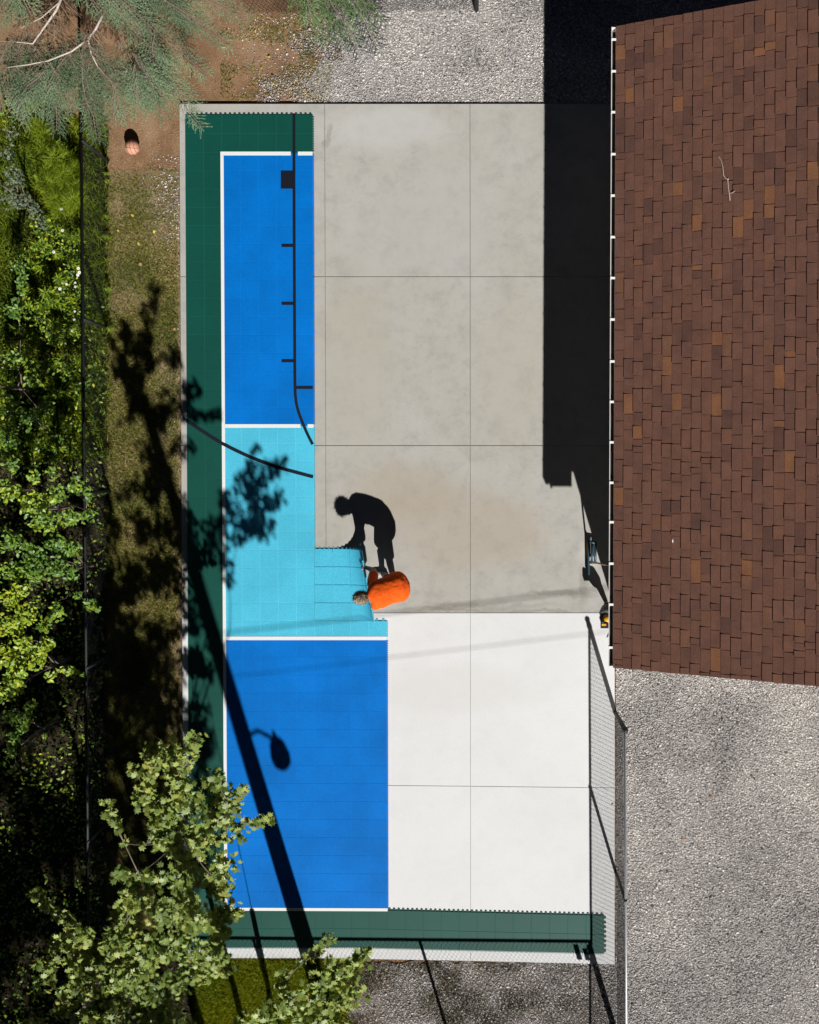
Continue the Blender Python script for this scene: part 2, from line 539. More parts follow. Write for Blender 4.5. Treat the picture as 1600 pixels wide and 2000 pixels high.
# value noise for densities
_grid = rng.random((64, 64))
def vnoise(x, y, s):
    x = np.asarray(x) * s; y = np.asarray(y) * s
    xi = np.floor(x).astype(int); yi = np.floor(y).astype(int)
    fx = x - xi; fy = y - yi
    fx = fx * fx * (3 - 2 * fx); fy = fy * fy * (3 - 2 * fy)
    g = lambda a, b: _grid[a % 64, b % 64]
    return (g(xi, yi) * (1 - fx) * (1 - fy) + g(xi + 1, yi) * fx * (1 - fy) + g(xi, yi + 1) * (1 - fx) * fy + g(xi + 1, yi + 1) * fx * fy)

# ------------------------------------------------------------------ ground
ground = MB()
ground.f.append((0, 1, 2, 3)); ground.v += [(-400, -400, -0.06), (400, -400, -0.06), (400, 400, -0.06), (-400, 400, -0.06)]
tag(ground.build('ground', 'soil'), 'bare brown soil ground around the court and the yard', 'ground', kind='structure')

def sheet(name, pts_px, z, mat, label, cat, jag=0.05, step=0.12):
    """a sheet with an uneven outline"""
    pts = []
    n = len(pts_px)
    for i in range(n):
        a = g0(*pts_px[i][:2]); b = g0(*pts_px[(i + 1) % n][:2])
        m = max(1, int((b - a).length / step))
        for k in range(m):
            p = a.lerp(b, k / m)
            j = jag * (0 if len(pts_px[i]) > 2 else 1)
            pts.append((p.x + random.uniform(-j, j), p.y + random.uniform(-j, j)))
    bm = bmesh.new()
    vs = [bm.verts.new((x, y, z)) for x, y in pts]
    f = bm.faces.new(vs)
    if f.normal.z < 0: f.normal_flip()
    bmesh.ops.triangulate(bm, faces=bm.faces[:])
    me = bpy.data.meshes.new(name); bm.to_mesh(me); bm.free()
    return tag(link_obj(name, me, mat), label, cat, kind='structure')

sheet('lawn', [(208, 330), (352, 330, 1), (360, 1880, 1), (208, 1880)], -0.055, 'turf_soil',
      'thin dry lawn strip between the left fence and the court', 'lawn')
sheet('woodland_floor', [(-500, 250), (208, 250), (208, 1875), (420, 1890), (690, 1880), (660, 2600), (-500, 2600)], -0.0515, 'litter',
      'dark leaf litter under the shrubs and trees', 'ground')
sheet('gravel_bed', [(1203, -400, 1), (2600, -400, 1), (2600, 2900, 1), (690, 2900), (680, 1885), (1204, 1880, 1)], -0.048, 'gravel_bed',
      'grey crushed gravel bed beside and below the court', 'gravel')
sheet('gravel_path', [(640, 205), (600, 150), (655, 100), (640, -400), (1203, -400, 1), (1203, 205, 1)], -0.0475, 'gravel_bed',
      'pale gravel strip above the top edge of the court', 'gravel', 0.13, 0.07)

sheet('stony_soil', [(690, 1882), (1150, 1884), (1190, 1960), (1195, 2900), (690, 2900)], -0.0445, 'stony_soil',
      'brownish stony soil under the bottom edge of the court', 'ground', 0.08, 0.08)

# stones: an uneven octahedron scattered thousands of times
def stones(name, label, n, x0, x1, y0, y1, zbase, keep=None, smin=0.007, smax=0.0165):
    px = rng.uniform(x0, x1, n); py = rng.uniform(y0, y1, n)
    if keep is not None:
        k = keep(px, py) > rng.random(n); px, py = px[k], py[k]
    n = len(px)
    P = np.stack([(px - NX) / PPM, (NY - py) / PPM, np.zeros(n)], 1)
    big = np.where(rng.random(n) < 0.015, 1.7, 1.0)
    s = rng.uniform(smin, smax, n) * big
    P[:, 2] = zbase + s * 0.25
    S3 = np.stack([s * rng.uniform(0.75, 1.3, n), s * rng.uniform(0.75, 1.3, n), s * rng.uniform(0.45, 0.75, n)], 1)
    nr = np.stack([rng.normal(0, 0.35, n), rng.normal(0, 0.35, n), np.ones(n)], 1)
    R = rot_from(nr, rng.uniform(0, 6.28, n))
    tv = [(1, 0, 0.1), (0.2, 1, -0.1), (-1, 0.1, 0.15), (-0.1, -1, 0), (0.35, 0.25, 1), (-0.3, -0.3, 0.95), (0, 0, -1)]
    tf = [(0, 1, 4), (1, 2, 4), (2, 5, 4), (2, 3, 5), (3, 0, 5), (0, 4, 5), (1, 0, 6), (2, 1, 6), (3, 2, 6), (0, 3, 6)]
    tone = 0.5 + 0.5 * (vnoise(P[:, 0] + 9, P[:, 1] + 40, 0.9) - 0.5) + 0.25 * (vnoise(P[:, 0] + 19, P[:, 1] + 4, 3.1) - 0.5)
    rnd = np.clip(rng.normal(tone, 0.32, n), 0, 1)
    me = scatter_mesh(name, tv, tf, P, R, S3, rnd)
    return tag(link_obj(name, me, 'stone'), label, 'gravel', kind='stuff')

stones('gravel', 'loose grey crushed gravel right of the court and fence', 85000, 1204, 1640, 1240, 2040, -0.048)
stones('gravel', 'pale loose gravel along the top edge of the court', 70000, 500, 1640, -60, 201, -0.0475,
       lambda x, y: np.clip((x - 540 + 0.45 * (y - 100) + 170 * (vnoise(x, y, 0.025) - 0.5)) / 110, 0, 1))
stones('gravel', 'gravel mixed with weeds under the bottom edge of the court', 22000, 660, 1204, 1884, 2040, -0.0465,
       lambda x, y: np.clip((x - 670) / 120, 0.0, 1) * np.clip(0.75 + 0.6 * vnoise(x, y, 0.015), 0, 1))
stones('gravel', 'thin pale gravel spilled on the lawn beside the court', 9000, 225, 349, 300, 1460, -0.055,
       lambda x, y: np.clip((x - 265) / 60, 0, 1) * (np.exp(-((y - 395) / 75.0) ** 2) + 0.22 * np.exp(-((y - 1340) / 110.0) ** 2) * (x > 325) + 0.04), 0.008, 0.016)
stones('gravel', 'small stones strewn on brown soil by the spruce', 2600, 400, 600, 20, 201, -0.06,
       lambda x, y: np.clip((x - 430) / 260, 0, 0.6), 0.008, 0.016)

# ------------------------------------------------------------------ concrete pad
pad = MB(); pad.quadbox([GW(352, 205)[:2], GW(352, 1870)[:2], GW(1199, 1868)[:2], GW(1199, 202)[:2]], -0.2, -0.012)
pad_o = tag(pad.build('concrete_pad', 'joint'), 'concrete pad under the court made of joined slabs', 'pad', kind='structure')
cols_px = [350, 634, 918, 1201]
def slab(x0, x1, y0, y1, mat, lab):
    e = 0.40 if mat == 'concrete_grey' else 0.28
    c = [GW(x0 + e, y0 + e), GW(x0 + e, y1 - e), GW(x1 - e, y1 - e), GW(x1 - e, y0 + e)]
    bm = bmesh.new()
    vs = [bm.verts.new((p.x, p.y, z)) for z in (-0.15, 0.0) for p in c]
    for f in ((3, 2, 1, 0), (4, 5, 6, 7), (0, 1, 5, 4), (1, 2, 6, 5), (2, 3, 7, 6), (3, 0, 4, 7)):
        bm.faces.new([vs[i] for i in f])
    bmesh.ops.recalc_face_normals(bm, faces=bm.faces[:])
    top = [ed for ed in bm.edges if all(v.co.z > -0.01 for v in ed.verts)]
    bmesh.ops.bevel(bm, geom=top, offset=0.004, segments=2, affect='EDGES')
    me = bpy.data.meshes.new('slab'); bm.to_mesh(me); bm.free()
    o = link_obj('slab', me, mat, pad_o)
    if lab: o['label'] = lab
    return o
rows_g = [202, 540, 870, 1197]
rows_w = [1197, 1533, 1872]
for i in range(3):
    for a, b in zip(rows_g[:-1], rows_g[1:]):
        slab(cols_px[i], cols_px[i + 1], a, b, 'concrete_grey', None)
    for a, b in zip(rows_w[:-1], rows_w[1:]):
        slab(cols_px[i], cols_px[i + 1], a, b, 'concrete_white', 'bright white slab of newer concrete')

# ------------------------------------------------------------------ sport court tiles
court = empty('sport_court', g0(480, 1000), 'interlocking plastic sport court half laid in green, dark blue and light blue tiles', 'sport court')
anchors = [(0, 224), (2, 299), (17, 832), (29, 1247), (44, 1776), (46, 1850)]
def row_y(r):
    for (r0, y0), (r1, y1) in zip(anchors[:-1], anchors[1:]):
        if r <= r1:
            return y0 + (y1 - y0) * (r - r0) / (r1 - r0)
    return anchors[-1][1]
CW = 35.57
def col_x(c): return 362 + CW * c
ZT0, ZT1 = 0.004, 0.016
# unit tile: a plate with bevelled rim
def tile_mesh():
    bm = bmesh.new()
    bmesh.ops.create_cube(bm, size=1.0)
    for v in bm.verts:
        v.co.z = ZT1 if v.co.z > 0 else ZT0
    top = [e for e in bm.edges if all(abs(v.co.z - ZT1) < 1e-6 for v in e.verts)]
    bmesh.ops.bevel(bm, geom=top, offset=0.012, segments=1, affect='EDGES')
    me = bpy.data.meshes.new('tile'); bm.to_mesh(me); bm.free()
    return me
tile_me = {}
def zone(r, c):
    if r < 2 or c < 2 or r >= 44: return 'green'
    if r < 17: return 'blue_top'
    if r < 29: return 'light'
    return 'blue_low'
ZM = {'green': ('tile_green', 'seam_green'), 'blue_top': ('tile_blue', 'seam_blue'), 'light': ('tile_light', 'seam_light'), 'blue_low': ('tile_blue', 'seam_blue')}
cells = []
for r in range(46):
    ncol = 7
    if r >= 28: ncol = 11
    if r >= 44: ncol = 23
    for c in range(ncol):
        cells.append((r, c, zone(r, c)))
zone_obj = {}
znames = {'green': ('green_border', 'dark green border of the court'), 'blue_top': ('blue_area', 'dark blue upper playing area with black key lines'),
          'light': ('light_blue_area', 'light blue middle band of the court'), 'blue_low': ('blue_area', 'dark blue lower playing area crossed by the pole shadow')}
for z, (nm, lab) in znames.items():
    mb = MB()
    for r, c, zz in cells:
        if zz == z:
            mb.quadbox([GW(col_x(c), row_y(r))[:2], GW(col_x(c), row_y(r + 1))[:2], GW(col_x(c + 1), row_y(r + 1))[:2], GW(col_x(c + 1), row_y(r))[:2]], 0.001, 0.0138)
    zone_obj[z] = mb.build(nm, ZM[z][1], court)
    zone_obj[z]['label'] = lab
for r, c, z in cells:
    mat = ZM[z][0]
    if mat not in tile_me:
        tile_me[mat] = tile_mesh(); tile_me[mat].materials.append(MATS[mat])
    p00 = GW(col_x(c), row_y(r)); p10 = GW(col_x(c + 1), row_y(r)); p01 = GW(col_x(c), row_y(r + 1)); p11 = GW(col_x(c + 1), row_y(r + 1))
    o = bpy.data.objects.new('tile', tile_me[mat])
    COL.objects.link(o)
    o.parent = zone_obj[z]
    o.matrix_parent_inverse = parent_world(zone_obj[z]).inverted()
    ctr = (p00 + p10 + p01 + p11) / 4
    ex = p10 - p00; ey = p00 - p01
    gap = 0.003
    o.location = (ctr.x, ctr.y, random.uniform(-0.0002, 0.0002))
    o.rotation_euler = (random.uniform(-.0008, .0008), random.uniform(-.0008, .0008), math.atan2(ex.y, ex.x))
    o.scale = (ex.length - gap, ey.length - gap, 1)

# connector loops along the open edges
def loops(edge, mat, out, pitch=8.9, w=4.6, d=4.0, name='loop_edge', parent=court):
    """edge: two pixel points; out: outward pixel direction"""
    (xa, ya), (xb, yb) = edge
    L = math.hypot(xb - xa, yb - ya); n = int(L / pitch)
    mb = MB()
    ux, uy = (xb - xa) / L, (yb - ya) / L
    for i in range(n):
        t = (i + 0.5) * L / n
        cx, cy = xa + ux * t, ya + uy * t
        q = []
        for s1, s2 in ((-1, -0.1), (1, -0.1), (1, 0.7), (0.5, 1), (-0.5, 1), (-1, 0.7)):
            q.append(GW(cx + ux * w / 2 * s1 + out[0] * d * s2, cy + uy * w / 2 * s1 + out[1] * d * s2))
        # keep counter-clockwise
        ar = sum(q[k].x * q[(k + 1) % 6].y - q[(k + 1) % 6].x * q[k].y for k in range(6))
        if ar < 0: q.reverse()
        mb.quadbox([p[:2] for p in q], 0.0015, 0.009)
    o = mb.build(name, mat, parent)
    o['kind'] = 'stuff'
    return o
xr = col_x(7); xr2 = col_x(11)
loops(((col_x(0), 224), (xr, 224)), 'tile_green', (0, -1))
loops(((xr, 226), (xr, 297)), 'tile_green', (1, 0), 4.45, 2.5, 2.6)
loops(((xr, 300), (xr, 830)), 'tile_blue', (1, 0), 4.45, 2.5, 2.6)
loops(((xr, 834), (xr, 1072)), 'tile_light', (1, 0), 4.45, 2.5, 2.6)
loops(((xr2, row_y(28)), (xr2, 1245)), 'tile_light', (1, 0), 4.45, 2.5, 2.6)
loops(((xr2, 1250), (xr2, 1774)), 'tile_blue', (1, 0), 4.45, 2.5, 2.6)
loops(((xr2, row_y(44)), (col_x(23), row_y(44))), 'tile_green', (0, -1))
loops(((col_x(23), row_y(44)), (col_x(23), row_y(46))), 'tile_green', (1, 0))
loops(((col_x(0), row_y(46)), (col_x(23), row_y(46))), 'tile_green', (0, 1), 4.45, 2.5, 2.6)
loops(((col_x(10) + 10, row_y(28)), (xr2, row_y(28))), 'tile_light', (0, -1))

# painted lines on the tiles
ZL = 0.0172
def strip(x0, y0, x1, y1, mat, name, z=ZL):
    mb = MB()
    mb.quadbox([GW(x0, y0)[:2], GW(x0, y1)[:2], GW(x1, y1)[:2], GW(x1, y0)[:2]], z, z + 0.0022)
    return mb.build(name, mat, court)
for a in ((430.6, 304, 436.8, 1772), (430.6, 296.5, 568, 303.9), (582, 296.5, 610.6, 303.9), (437, 828.5, 585, 835.5), (599, 828.5, 610.8, 835.5),
          (437, 1243, 753, 1250), (430.6, 1772.2, 754, 1778)):
    strip(*a, 'line_white', 'white_line')
def curve_strip(pts, w, mat, name, z=ZL + 0.003):
    P = [Vector(p) for p in pts]
    Q = []
    for i in range(len(P) - 1):       # Catmull-Rom
        p0 = P[max(i - 1, 0)]; p1 = P[i]; p2 = P[i + 1]; p3 = P[min(i + 2, len(P) - 1)]
        for k in range(8):
            t = k / 8
            Q.append(0.5 * ((2 * p1) + (p2 - p0) * t + (2 * p0 - 5 * p1 + 4 * p2 - p3) * t * t + (3 * p1 - p0 - 3 * p2 + p3) * t ** 3))
    Q.append(P[-1])
    mb = MB(); L = []; R = []
    for i, q in enumerate(Q):
        d = (Q[min(i + 1, len(Q) - 1)] - Q[max(i - 1, 0)]).normalized()
        nrm = Vector((-d.y, d.x))
        L.append(q + nrm * w / 2); R.append(q - nrm * w / 2)
    for i in range(len(Q) - 1):
        q = [GWi(L[i]), GWi(L[i + 1]), GWi(R[i + 1]), GWi(R[i])]
        ar = sum(q[k].x * q[(k + 1) % 4].y - q[(k + 1) % 4].x * q[k].y for k in range(4))
        if ar < 0: q.reverse()
        mb.quadbox([p[:2] for p in q], z, z + 0.0022)
    return mb.build(name, mat, court)
def GWi(p): return g0(p.x, p.y)          # measured pixels: no warp
def strip_raw(x0, y0, x1, y1, mat, name, z):
    mb = MB(); mb.quadbox([g0(x0, y0)[:2], g0(x0, y1)[:2], g0(x1, y1)[:2], g0(x1, y0)[:2]], z, z + 0.0022)
    return mb.build(name, mat, court)
ZB = ZL + 0.003
curve_strip([(574.6, 224), (574.9, 400), (575.5, 550), (576, 650), (576.3, 710), (576.5, 738), (576.8, 757), (577.8, 776), (581.5, 798), (590, 822), (600, 846), (611, 868)], 5.6, 'line_black', 'black_line')
strip_raw(549, 334, 572.3, 369, 'line_black', 'black_block', ZB)
for y in (480, 593, 705):
    strip_raw(550.5, y - 2.8, 572.5 + (y - 480) * 0.006, y + 2.8, 'line_black', 'black_tick', ZB)
strip_raw(579.6, 754.5, 611.5, 760, 'line_black', 'black_line', ZB)
curve_strip([(365, 821.5), (400, 845), (438, 868), (490, 893), (540, 911.5), (580, 923), (612, 931.5)], 6.2, 'line_black', 'black_arc')

# lifted mat of sixteen tiles, curled up at its right side
mat_p = MB()
UX0, VY0 = xr, row_y(28)
def curl(vn):
    """vn 0 (lower edge) .. 1 (upper edge): flat length, radius, angle of the curl"""
    Lt = 4 * CW / PPM
    hx = (117 + (90 - 117) * min(vn / .9, 1) - 26 * max(0, (vn - .7) / .3) ** 2) / PPM; hz = 0.30 + 0.29 * vn
    best = None
    for th in np.linspace(0.4, 1.75, 300):
        R = hz / (1 - math.cos(th))
        u0 = Lt - R * th
        if u0 < 0.02: continue
        e = abs(u0 + R * math.sin(th) - hx)
        if best is None or e < best[0]: best = (e, u0, R, th)
    return best[1:]
_curls = [curl(v) for v in np.linspace(0, 1, 17)]
def mat_point(u, vn, off=0.0):
    k = min(max(vn, 0), 1) * 16; i = min(int(k), 15); t = k - i
    u0, R, th = (a + (b - a) * t for a, b in zip(_curls[i], _curls[i + 1]))
    y = VY0 - vn * 4 * 35.2
    base = GW(UX0, y)
    if u <= u0:
        x, z, nx, nz = u, 0.0, 0.0, 1.0
    else:
        a = (u - u0) / R
        x, z = u0 + R * math.sin(a), R * (1 - math.cos(a))
        nx, nz = -math.sin(a), math.cos(a)
    return Vector((base.x + x + nx * off, base.y, 0.006 + z + nz * off))
def mat_piece(u0, u1, v0, v1, off0, off1, nu=6, nv=3):
    mb = MB()
    for off in (off0, off1):
        for i in range(nu + 1):
            for j in range(nv + 1):
                mb.v.append(tuple(mat_point(u0 + (u1 - u0) * i / nu, v0 + (v1 - v0) * j / nv, off)))
    N = (nu + 1) * (nv + 1)
    ix = lambda i, j, s: s * N + i * (nv + 1) + j
    for i in range(nu):
        for j in range(nv):
            mb.f.append((ix(i, j, 1), ix(i + 1, j, 1), ix(i + 1, j + 1, 1), ix(i, j + 1, 1)))
            mb.f.append((ix(i, j, 0), ix(i, j + 1, 0), ix(i + 1, j + 1, 0), ix(i + 1, j, 0)))
    for i in range(nu):
        mb.f.append((ix(i, 0, 0), ix(i + 1, 0, 0), ix(i + 1, 0, 1), ix(i, 0, 1)))
        mb.f.append((ix(i, nv, 1), ix(i + 1, nv, 1), ix(i + 1, nv, 0), ix(i, nv, 0)))
    for j in range(nv):
        mb.f.append((ix(0, j, 1), ix(0, j + 1, 1), ix(0, j + 1, 0), ix(0, j, 0)))
        mb.f.append((ix(nu, j, 0), ix(nu, j + 1, 0), ix(nu, j + 1, 1), ix(nu, j, 1)))
    return mb
TL = CW / PPM
lift = mat_piece(0.004, 4 * TL, 0.005, 1.0, -0.004, 0.003, 40, 16).build('lifted_mat', 'seam_light', court, True)
lift['label'] = 'light blue tile mat being lifted and curled by the person'
for i in range(4):
    for j in range(4):
        mat_piece(i * TL + 0.004, (i + 1) * TL - 0.004, j / 4 + 0.0035, (j + 1) / 4 - 0.0035, 0.0032, 0.0125, 10, 3).build('tile', 'tile_light', lift)
ed = MB()
for i in range(32):        # loops on the mat's upper and right edges
    u = (i + 0.5) * 4 * TL / 32
    a = mat_point(u - 0.011, 1.0, 0.0); b = mat_point(u + 0.011, 1.0, 0.0); dy = Vector((0, 0.02, 0))
    n = mat_point(u, 1.0, 0.007) - mat_point(u, 1.0, 0)
    if i % 2 == 0: ed.hexa([a, b, b + dy, a + dy, a + n, b + n, b + dy + n, a + dy + n])
o = ed.build('loop_edge', 'tile_light', lift); o['kind'] = 'stuff'
ed = MB()
for i in range(32):
    v = (i + 0.5) / 32
    p = mat_point(4 * TL, v, 0); q = mat_point(4 * TL - 0.01, v, 0); d = (p - q).normalized() * 0.018
    n = (mat_point(4 * TL, v, 0.008) - p); w = Vector((0, 0.011, 0))
    ed.hexa([p - w, p - w + d, p + w + d, p + w, p - w + n, p - w + d + n, p + w + d + n, p + w + n])
o = ed.build('loop_edge', 'seam_light', lift); o['kind'] = 'stuff'

# ------------------------------------------------------------------ house with shingled roof
HE = 2.38                       # eave height
PITCH = 0.55
A0 = G(1199, 1303, HE); A1 = G(1205, 52, HE)
EU = (A1 - A0); EL = EU.length; EU.normalize()
EX = Vector((EU.y, -EU.x, 0))
ang = math.atan(PITCH)
SLOPE = EX * math.cos(ang) + Vector((0, 0, math.sin(ang)))
NRM = -EX * math.sin(ang) + Vector((0, 0, math.cos(ang)))
RUN = 4.75
VL = RUN / math.cos(ang)
house = empty('house', (A0.x + 2, A0.y + 4, 0), 'low house with brown shingled gable roof and white gutter along the court', 'house')
def RP(u, v, n=0.0):            # point on the roof: u along the eave from the lower corner, v up the slope
    return A0 + EU * u + SLOPE * v + NRM * n
def slab_hexa(mb, a, b, c, d, n):
    lo = [a, b, c, d]; hi = [p + n for p in lo]
    return mb.hexa(lo + hi)
# deck (both slopes), felt coloured so that the slots between the tabs stay dark
deck = MB()
slab_hexa(deck, RP(0.01, 0.0, -0.03), RP(EL - 0.01, 0.0, -0.03), RP(EL - 0.01, VL, -0.03), RP(0.01, VL, -0.03), NRM * 0.03) if False else None
def prism(mb, quad, vec):
    b = len(mb.v)
    mb.v += [tuple(p) for p in quad] + [tuple(p + vec) for p in quad]
    n = len(quad)
    mb.f.append(tuple(b + i for i in range(n))); mb.f.append(tuple(b + n + i for i in reversed(range(n))))
    for i in range(n):
        j = (i + 1) % n
        mb.f.append((b + i, b + n + i, b + n + j, b + j))
prism(deck, [RP(0.01, 0.01), RP(0.01, VL), RP(EL - 0.01, VL), RP(EL - 0.01, 0.01)][::-1], NRM * -0.03)
SL2 = EX * math.cos(ang) - Vector((0, 0, math.sin(ang)))
N2 = EX * math.sin(ang) + Vector((0, 0, math.cos(ang)))
RT = RP(0, VL)
prism(deck, [RT + EU * 0.01, RT + EU * 0.01 + SL2 * VL, RT + EU * (EL - 0.01) + SL2 * VL, RT + EU * (EL - 0.01)][::-1], N2 * -0.03)
roof = deck.build('roof', 'roof_felt', house)
roof['label'] = 'brown laminated shingle roof with a few orange toned tabs'

EXPO = 0.1475
ncourse = int(VL / EXPO)
tabs = []
for ci in range(ncourse):
    v0 = ci * EXPO - 0.004
    u = -0.012 + random.uniform(-0.2, 0)
    prev_thick = False
    while u < EL:
        L = random.choice((0.20, 0.225, 0.23, 0.235, 0.26, 0.29, 0.30, 0.33)) * random.uniform(0.95, 1.05)
        if random.random() < 0.10: L = random.uniform(0.07, 0.12)
        a, b = max(u, -0.012), min(u + L, EL + 0.012)
        if b - a > 0.012:
            th = 0.019 if not prev_thick else 0.009
            if random.random() < 0.2: th = 0.009
            prev_thick = not prev_thick
            mi = random.choices(range(8), (24, 22, 18, 12, 7, 14, 4, 4))[0]
            tabs.append((ci, v0, a, b, th, mi, random.uniform(-0.006, 0.006)))
        u += L
def tab_mesh(mb, t):
    ci, v0, a, b, th, mi, sk = t
    g = 0.004
    top = 0.0035
    lo = [RP(a + g, v0, 0.0005), RP(b - g, v0, 0.0005), RP(b - g + sk, v0 + EXPO + 0.003, 0.0004), RP(a + g + sk, v0 + EXPO + 0.003, 0.0004)]
    hi = [RP(a + g, v0, th), RP(b - g, v0, th), RP(b - g + sk, v0 + EXPO + 0.003, top), RP(a + g + sk, v0 + EXPO + 0.003, top)]
    # looking down the slope normal, u then v is clockwise: reverse for outward faces
    mb.hexa([lo[0], lo[3], lo[2], lo[1], hi[0], hi[3], hi[2], hi[1]])
def in_view(t):
    p = RP((t[2] + t[3]) / 2, t[1] + EXPO / 2)
    sx = NX + p.x * PPM * H / (H - p.z); sy = NY - p.y * PPM * H / (H - p.z)
    return sx < 1596 and 0 < sy < 1990
vis = sorted([t for t in tabs if in_view(t)], key=lambda t: -(t[3] - t[2]))
chosen = set(id(t) for t in vis[:300])
rest = [MB() for _ in range(8)]
for t in tabs:
    if id(t) in chosen:
        mb = MB(); tab_mesh(mb, t)
        mb.build('shingle', 'shingle_%d' % t[5], roof)
    else:
        tab_mesh(rest[t[5]], t)
# the remaining tabs as one part
me = bpy.data.meshes.new('shingles')
V = []; F = []; MI = []
for k, mb in enumerate(rest):
    b = len(V); V += mb.v
    F += [tuple(i + b for i in f) for f in mb.f]; MI += [k] * len(mb.f)
me.from_pydata(V, [], F)
for k in range(8): me.materials.append(MATS['shingle_%d' % k])
me.polygons.foreach_set('material_index', MI); me.update()
o = link_obj('shingles', me, None, roof); o['kind'] = 'stuff'
# short coloured blend patches lie on tabs as thin granule laminates
far = MB()
for ci in range(ncourse):      # far slope, plain courses
    q = [RT + EU * -0.01 + SL2 * (ci * EXPO), RT + EU * (EL + 0.01) + SL2 * (ci * EXPO), RT + EU * (EL + 0.01) + SL2 * ((ci + 1) * EXPO), RT + EU * -0.01 + SL2 * ((ci + 1) * EXPO)]
    prism(far, [p + N2 * (0.002 if i < 2 else 0.008) for i, p in enumerate(q)], N2 * 0.004)
far.build('far_slope', 'shingle_0', roof)
rd = MB()
nr = int(EL / 0.3)
for i in range(nr):
    a = RT + EU * (i * EL / nr) ; b = RT + EU * ((i + 1) * EL / nr + 0.02)
    for s, nn in ((-SLOPE, NRM), (SL2, N2)):
        prism(rd, [a + nn * 0.012, a + s * 0.14 + nn * 0.012, b + s * 0.14 + nn * 0.018, b + nn * 0.018], nn * 0.004)
rd.build('ridge_cap', 'shingle_3', roof)

# walls, gables, soffit, fascia
OV, GOV = 0.36, 0.33            # eave and gable overhang
W0 = A0 + EU * GOV + EX * OV; W1 = A1 - EU * GOV + EX * OV
wd = 2 * RUN - 2 * OV; wl = EL - 2 * GOV
wl_mb = MB()
zt = HE + PITCH * OV - 0.06
c = [W0, W0 + EX * wd, W1 + EX * wd, W1]
wl_mb.quadbox([p[:2] for p in c], -0.06, zt)
wall_o = wl_mb.build('wall', 'siding', house)
gb = MB()
for w, s in ((W0, 1), (W1, -1)):
    tri = [Vector((w.x, w.y, zt)), Vector(((w + EX * wd).x, (w + EX * wd).y, zt)), Vector(((w + EX * wd / 2).x, (w + EX * wd / 2).y, zt + PITCH * (wd / 2) - 0.02))]
    if s < 0: tri.reverse()
    prism(gb, tri, EU * s * 0.06 if s > 0 else EU * -0.06)
gb.build('gable', 'siding', house)
so = MB()
q = [A0 + EX * 0.03 + EU * 0.02, A1 + EX * 0.03 - EU * 0.02, A1 + EX * OV - EU * 0.02, A0 + EX * OV + EU * 0.02]
so.quadbox([p[:2] for p in q[::-1]], HE - 0.16, HE - 0.14)
so.build('soffit', 'trim', house)
fa = MB()
q = [A0 + EX * 0.004, A1 + EX * 0.004, A1 + EX * 0.028, A0 + EX * 0.028]
fa.quadbox([p[:2] for p in q[::-1]], HE - 0.17, HE - 0.035)
fa.build('fascia', 'trim', house)
for uu in (0.004, EL - 0.024):
    rk = MB()
    a = RP(uu, 0.03, -0.16); b = RP(uu, VL, -0.16)
    prism(rk, [a, b, b + NRM * 0.125, a + NRM * 0.125], EU * 0.02)
    d = RP(uu, VL, -0.16) ; e = RT + EU * uu + SL2 * (VL - 0.03) - N2 * 0.16
    dd = RT + EU * uu - N2 * 0.16
    prism(rk, [dd, e, e + N2 * 0.125, dd + N2 * 0.125], EU * 0.02)
    rk.build('rake_board', 'trim', house)
# gutter: open trough with thick lip, hangers across it
gut = MB()
prof = [(-0.006, -0.02), (-0.006, -0.105), (-0.052, -0.105), (-0.062, -0.03), (-0.068, -0.004), (-0.078, -0.004), (-0.078, -0.012), (-0.072, -0.03),
        (-0.060, -0.112), (-0.003, -0.112), (-0.003, -0.02)]
for e in (A0 + EU * 0.0, A1):
    gut.v += [tuple(e + EX * x + Vector((0, 0, z))) for x, z in prof]
n = len(prof)
for i in range(n):
    j = (i + 1) % n
    gut.f.append((i, n + i, n + j, j))
gut.f.append(tuple(range(n))); gut.f.append(tuple(n + i for i in reversed(range(n))))
gut_o = gut.build('gutter', 'gutter_white', house)
for e, s in ((A0, 1), (A1, -1)):
    cap = MB()
    q = [(-0.004, -0.02), (-0.004, -0.11), (-0.058, -0.11), (-0.074, -0.01)]
    prism(cap, [e + EX * x + Vector((0, 0, z)) + EU * s * 0.001 for x, z in (q if s > 0 else q[::-1])], EU * s * 0.012)
    cap.build('end_cap', 'bracket_white', gut_o)
for py in (77, 139, 219, 301, 382, 463, 543, 624, 706, 785, 864, 943, 1020, 1101, 1181, 1265):
    u = (1303 - py) / (1303 - 52) * EL
    b0 = A0 + EU * u
    br = MB()
    q = [b0 + EU * s * 0.017 + EX * x for s, x in ((-1, -0.076), (1, -0.076), (1, -0.004), (-1, -0.004))]
    br.quadbox([p[:2] for p in q[::-1]], HE - 0.003, HE + 0.004)
    q = [b0 + EU * s * 0.021 + EX * x for s, x in ((-1, -0.079), (1, -0.079), (1, -0.062), (-1, -0.062))]
    br.quadbox([p[:2] for p in q[::-1]], HE - 0.004, HE + 0.010)
    br.build('hanger', 'bracket_white', gut_o)
trough_fill = MB()  # near-black layer along the trough floor
q = [A0 + EX * -0.055 + EU * 0.05, A1 + EX * -0.055 - EU * 0.05, A1 + EX * -0.008 - EU * 0.05, A0 + EX * -0.008 + EU * 0.05]
trough_fill.quadbox([p[:2] for p in q[::-1]], HE - 0.104, HE - 0.085)
trough_fill.build('trough_layer', 'trough_dark', gut_o)

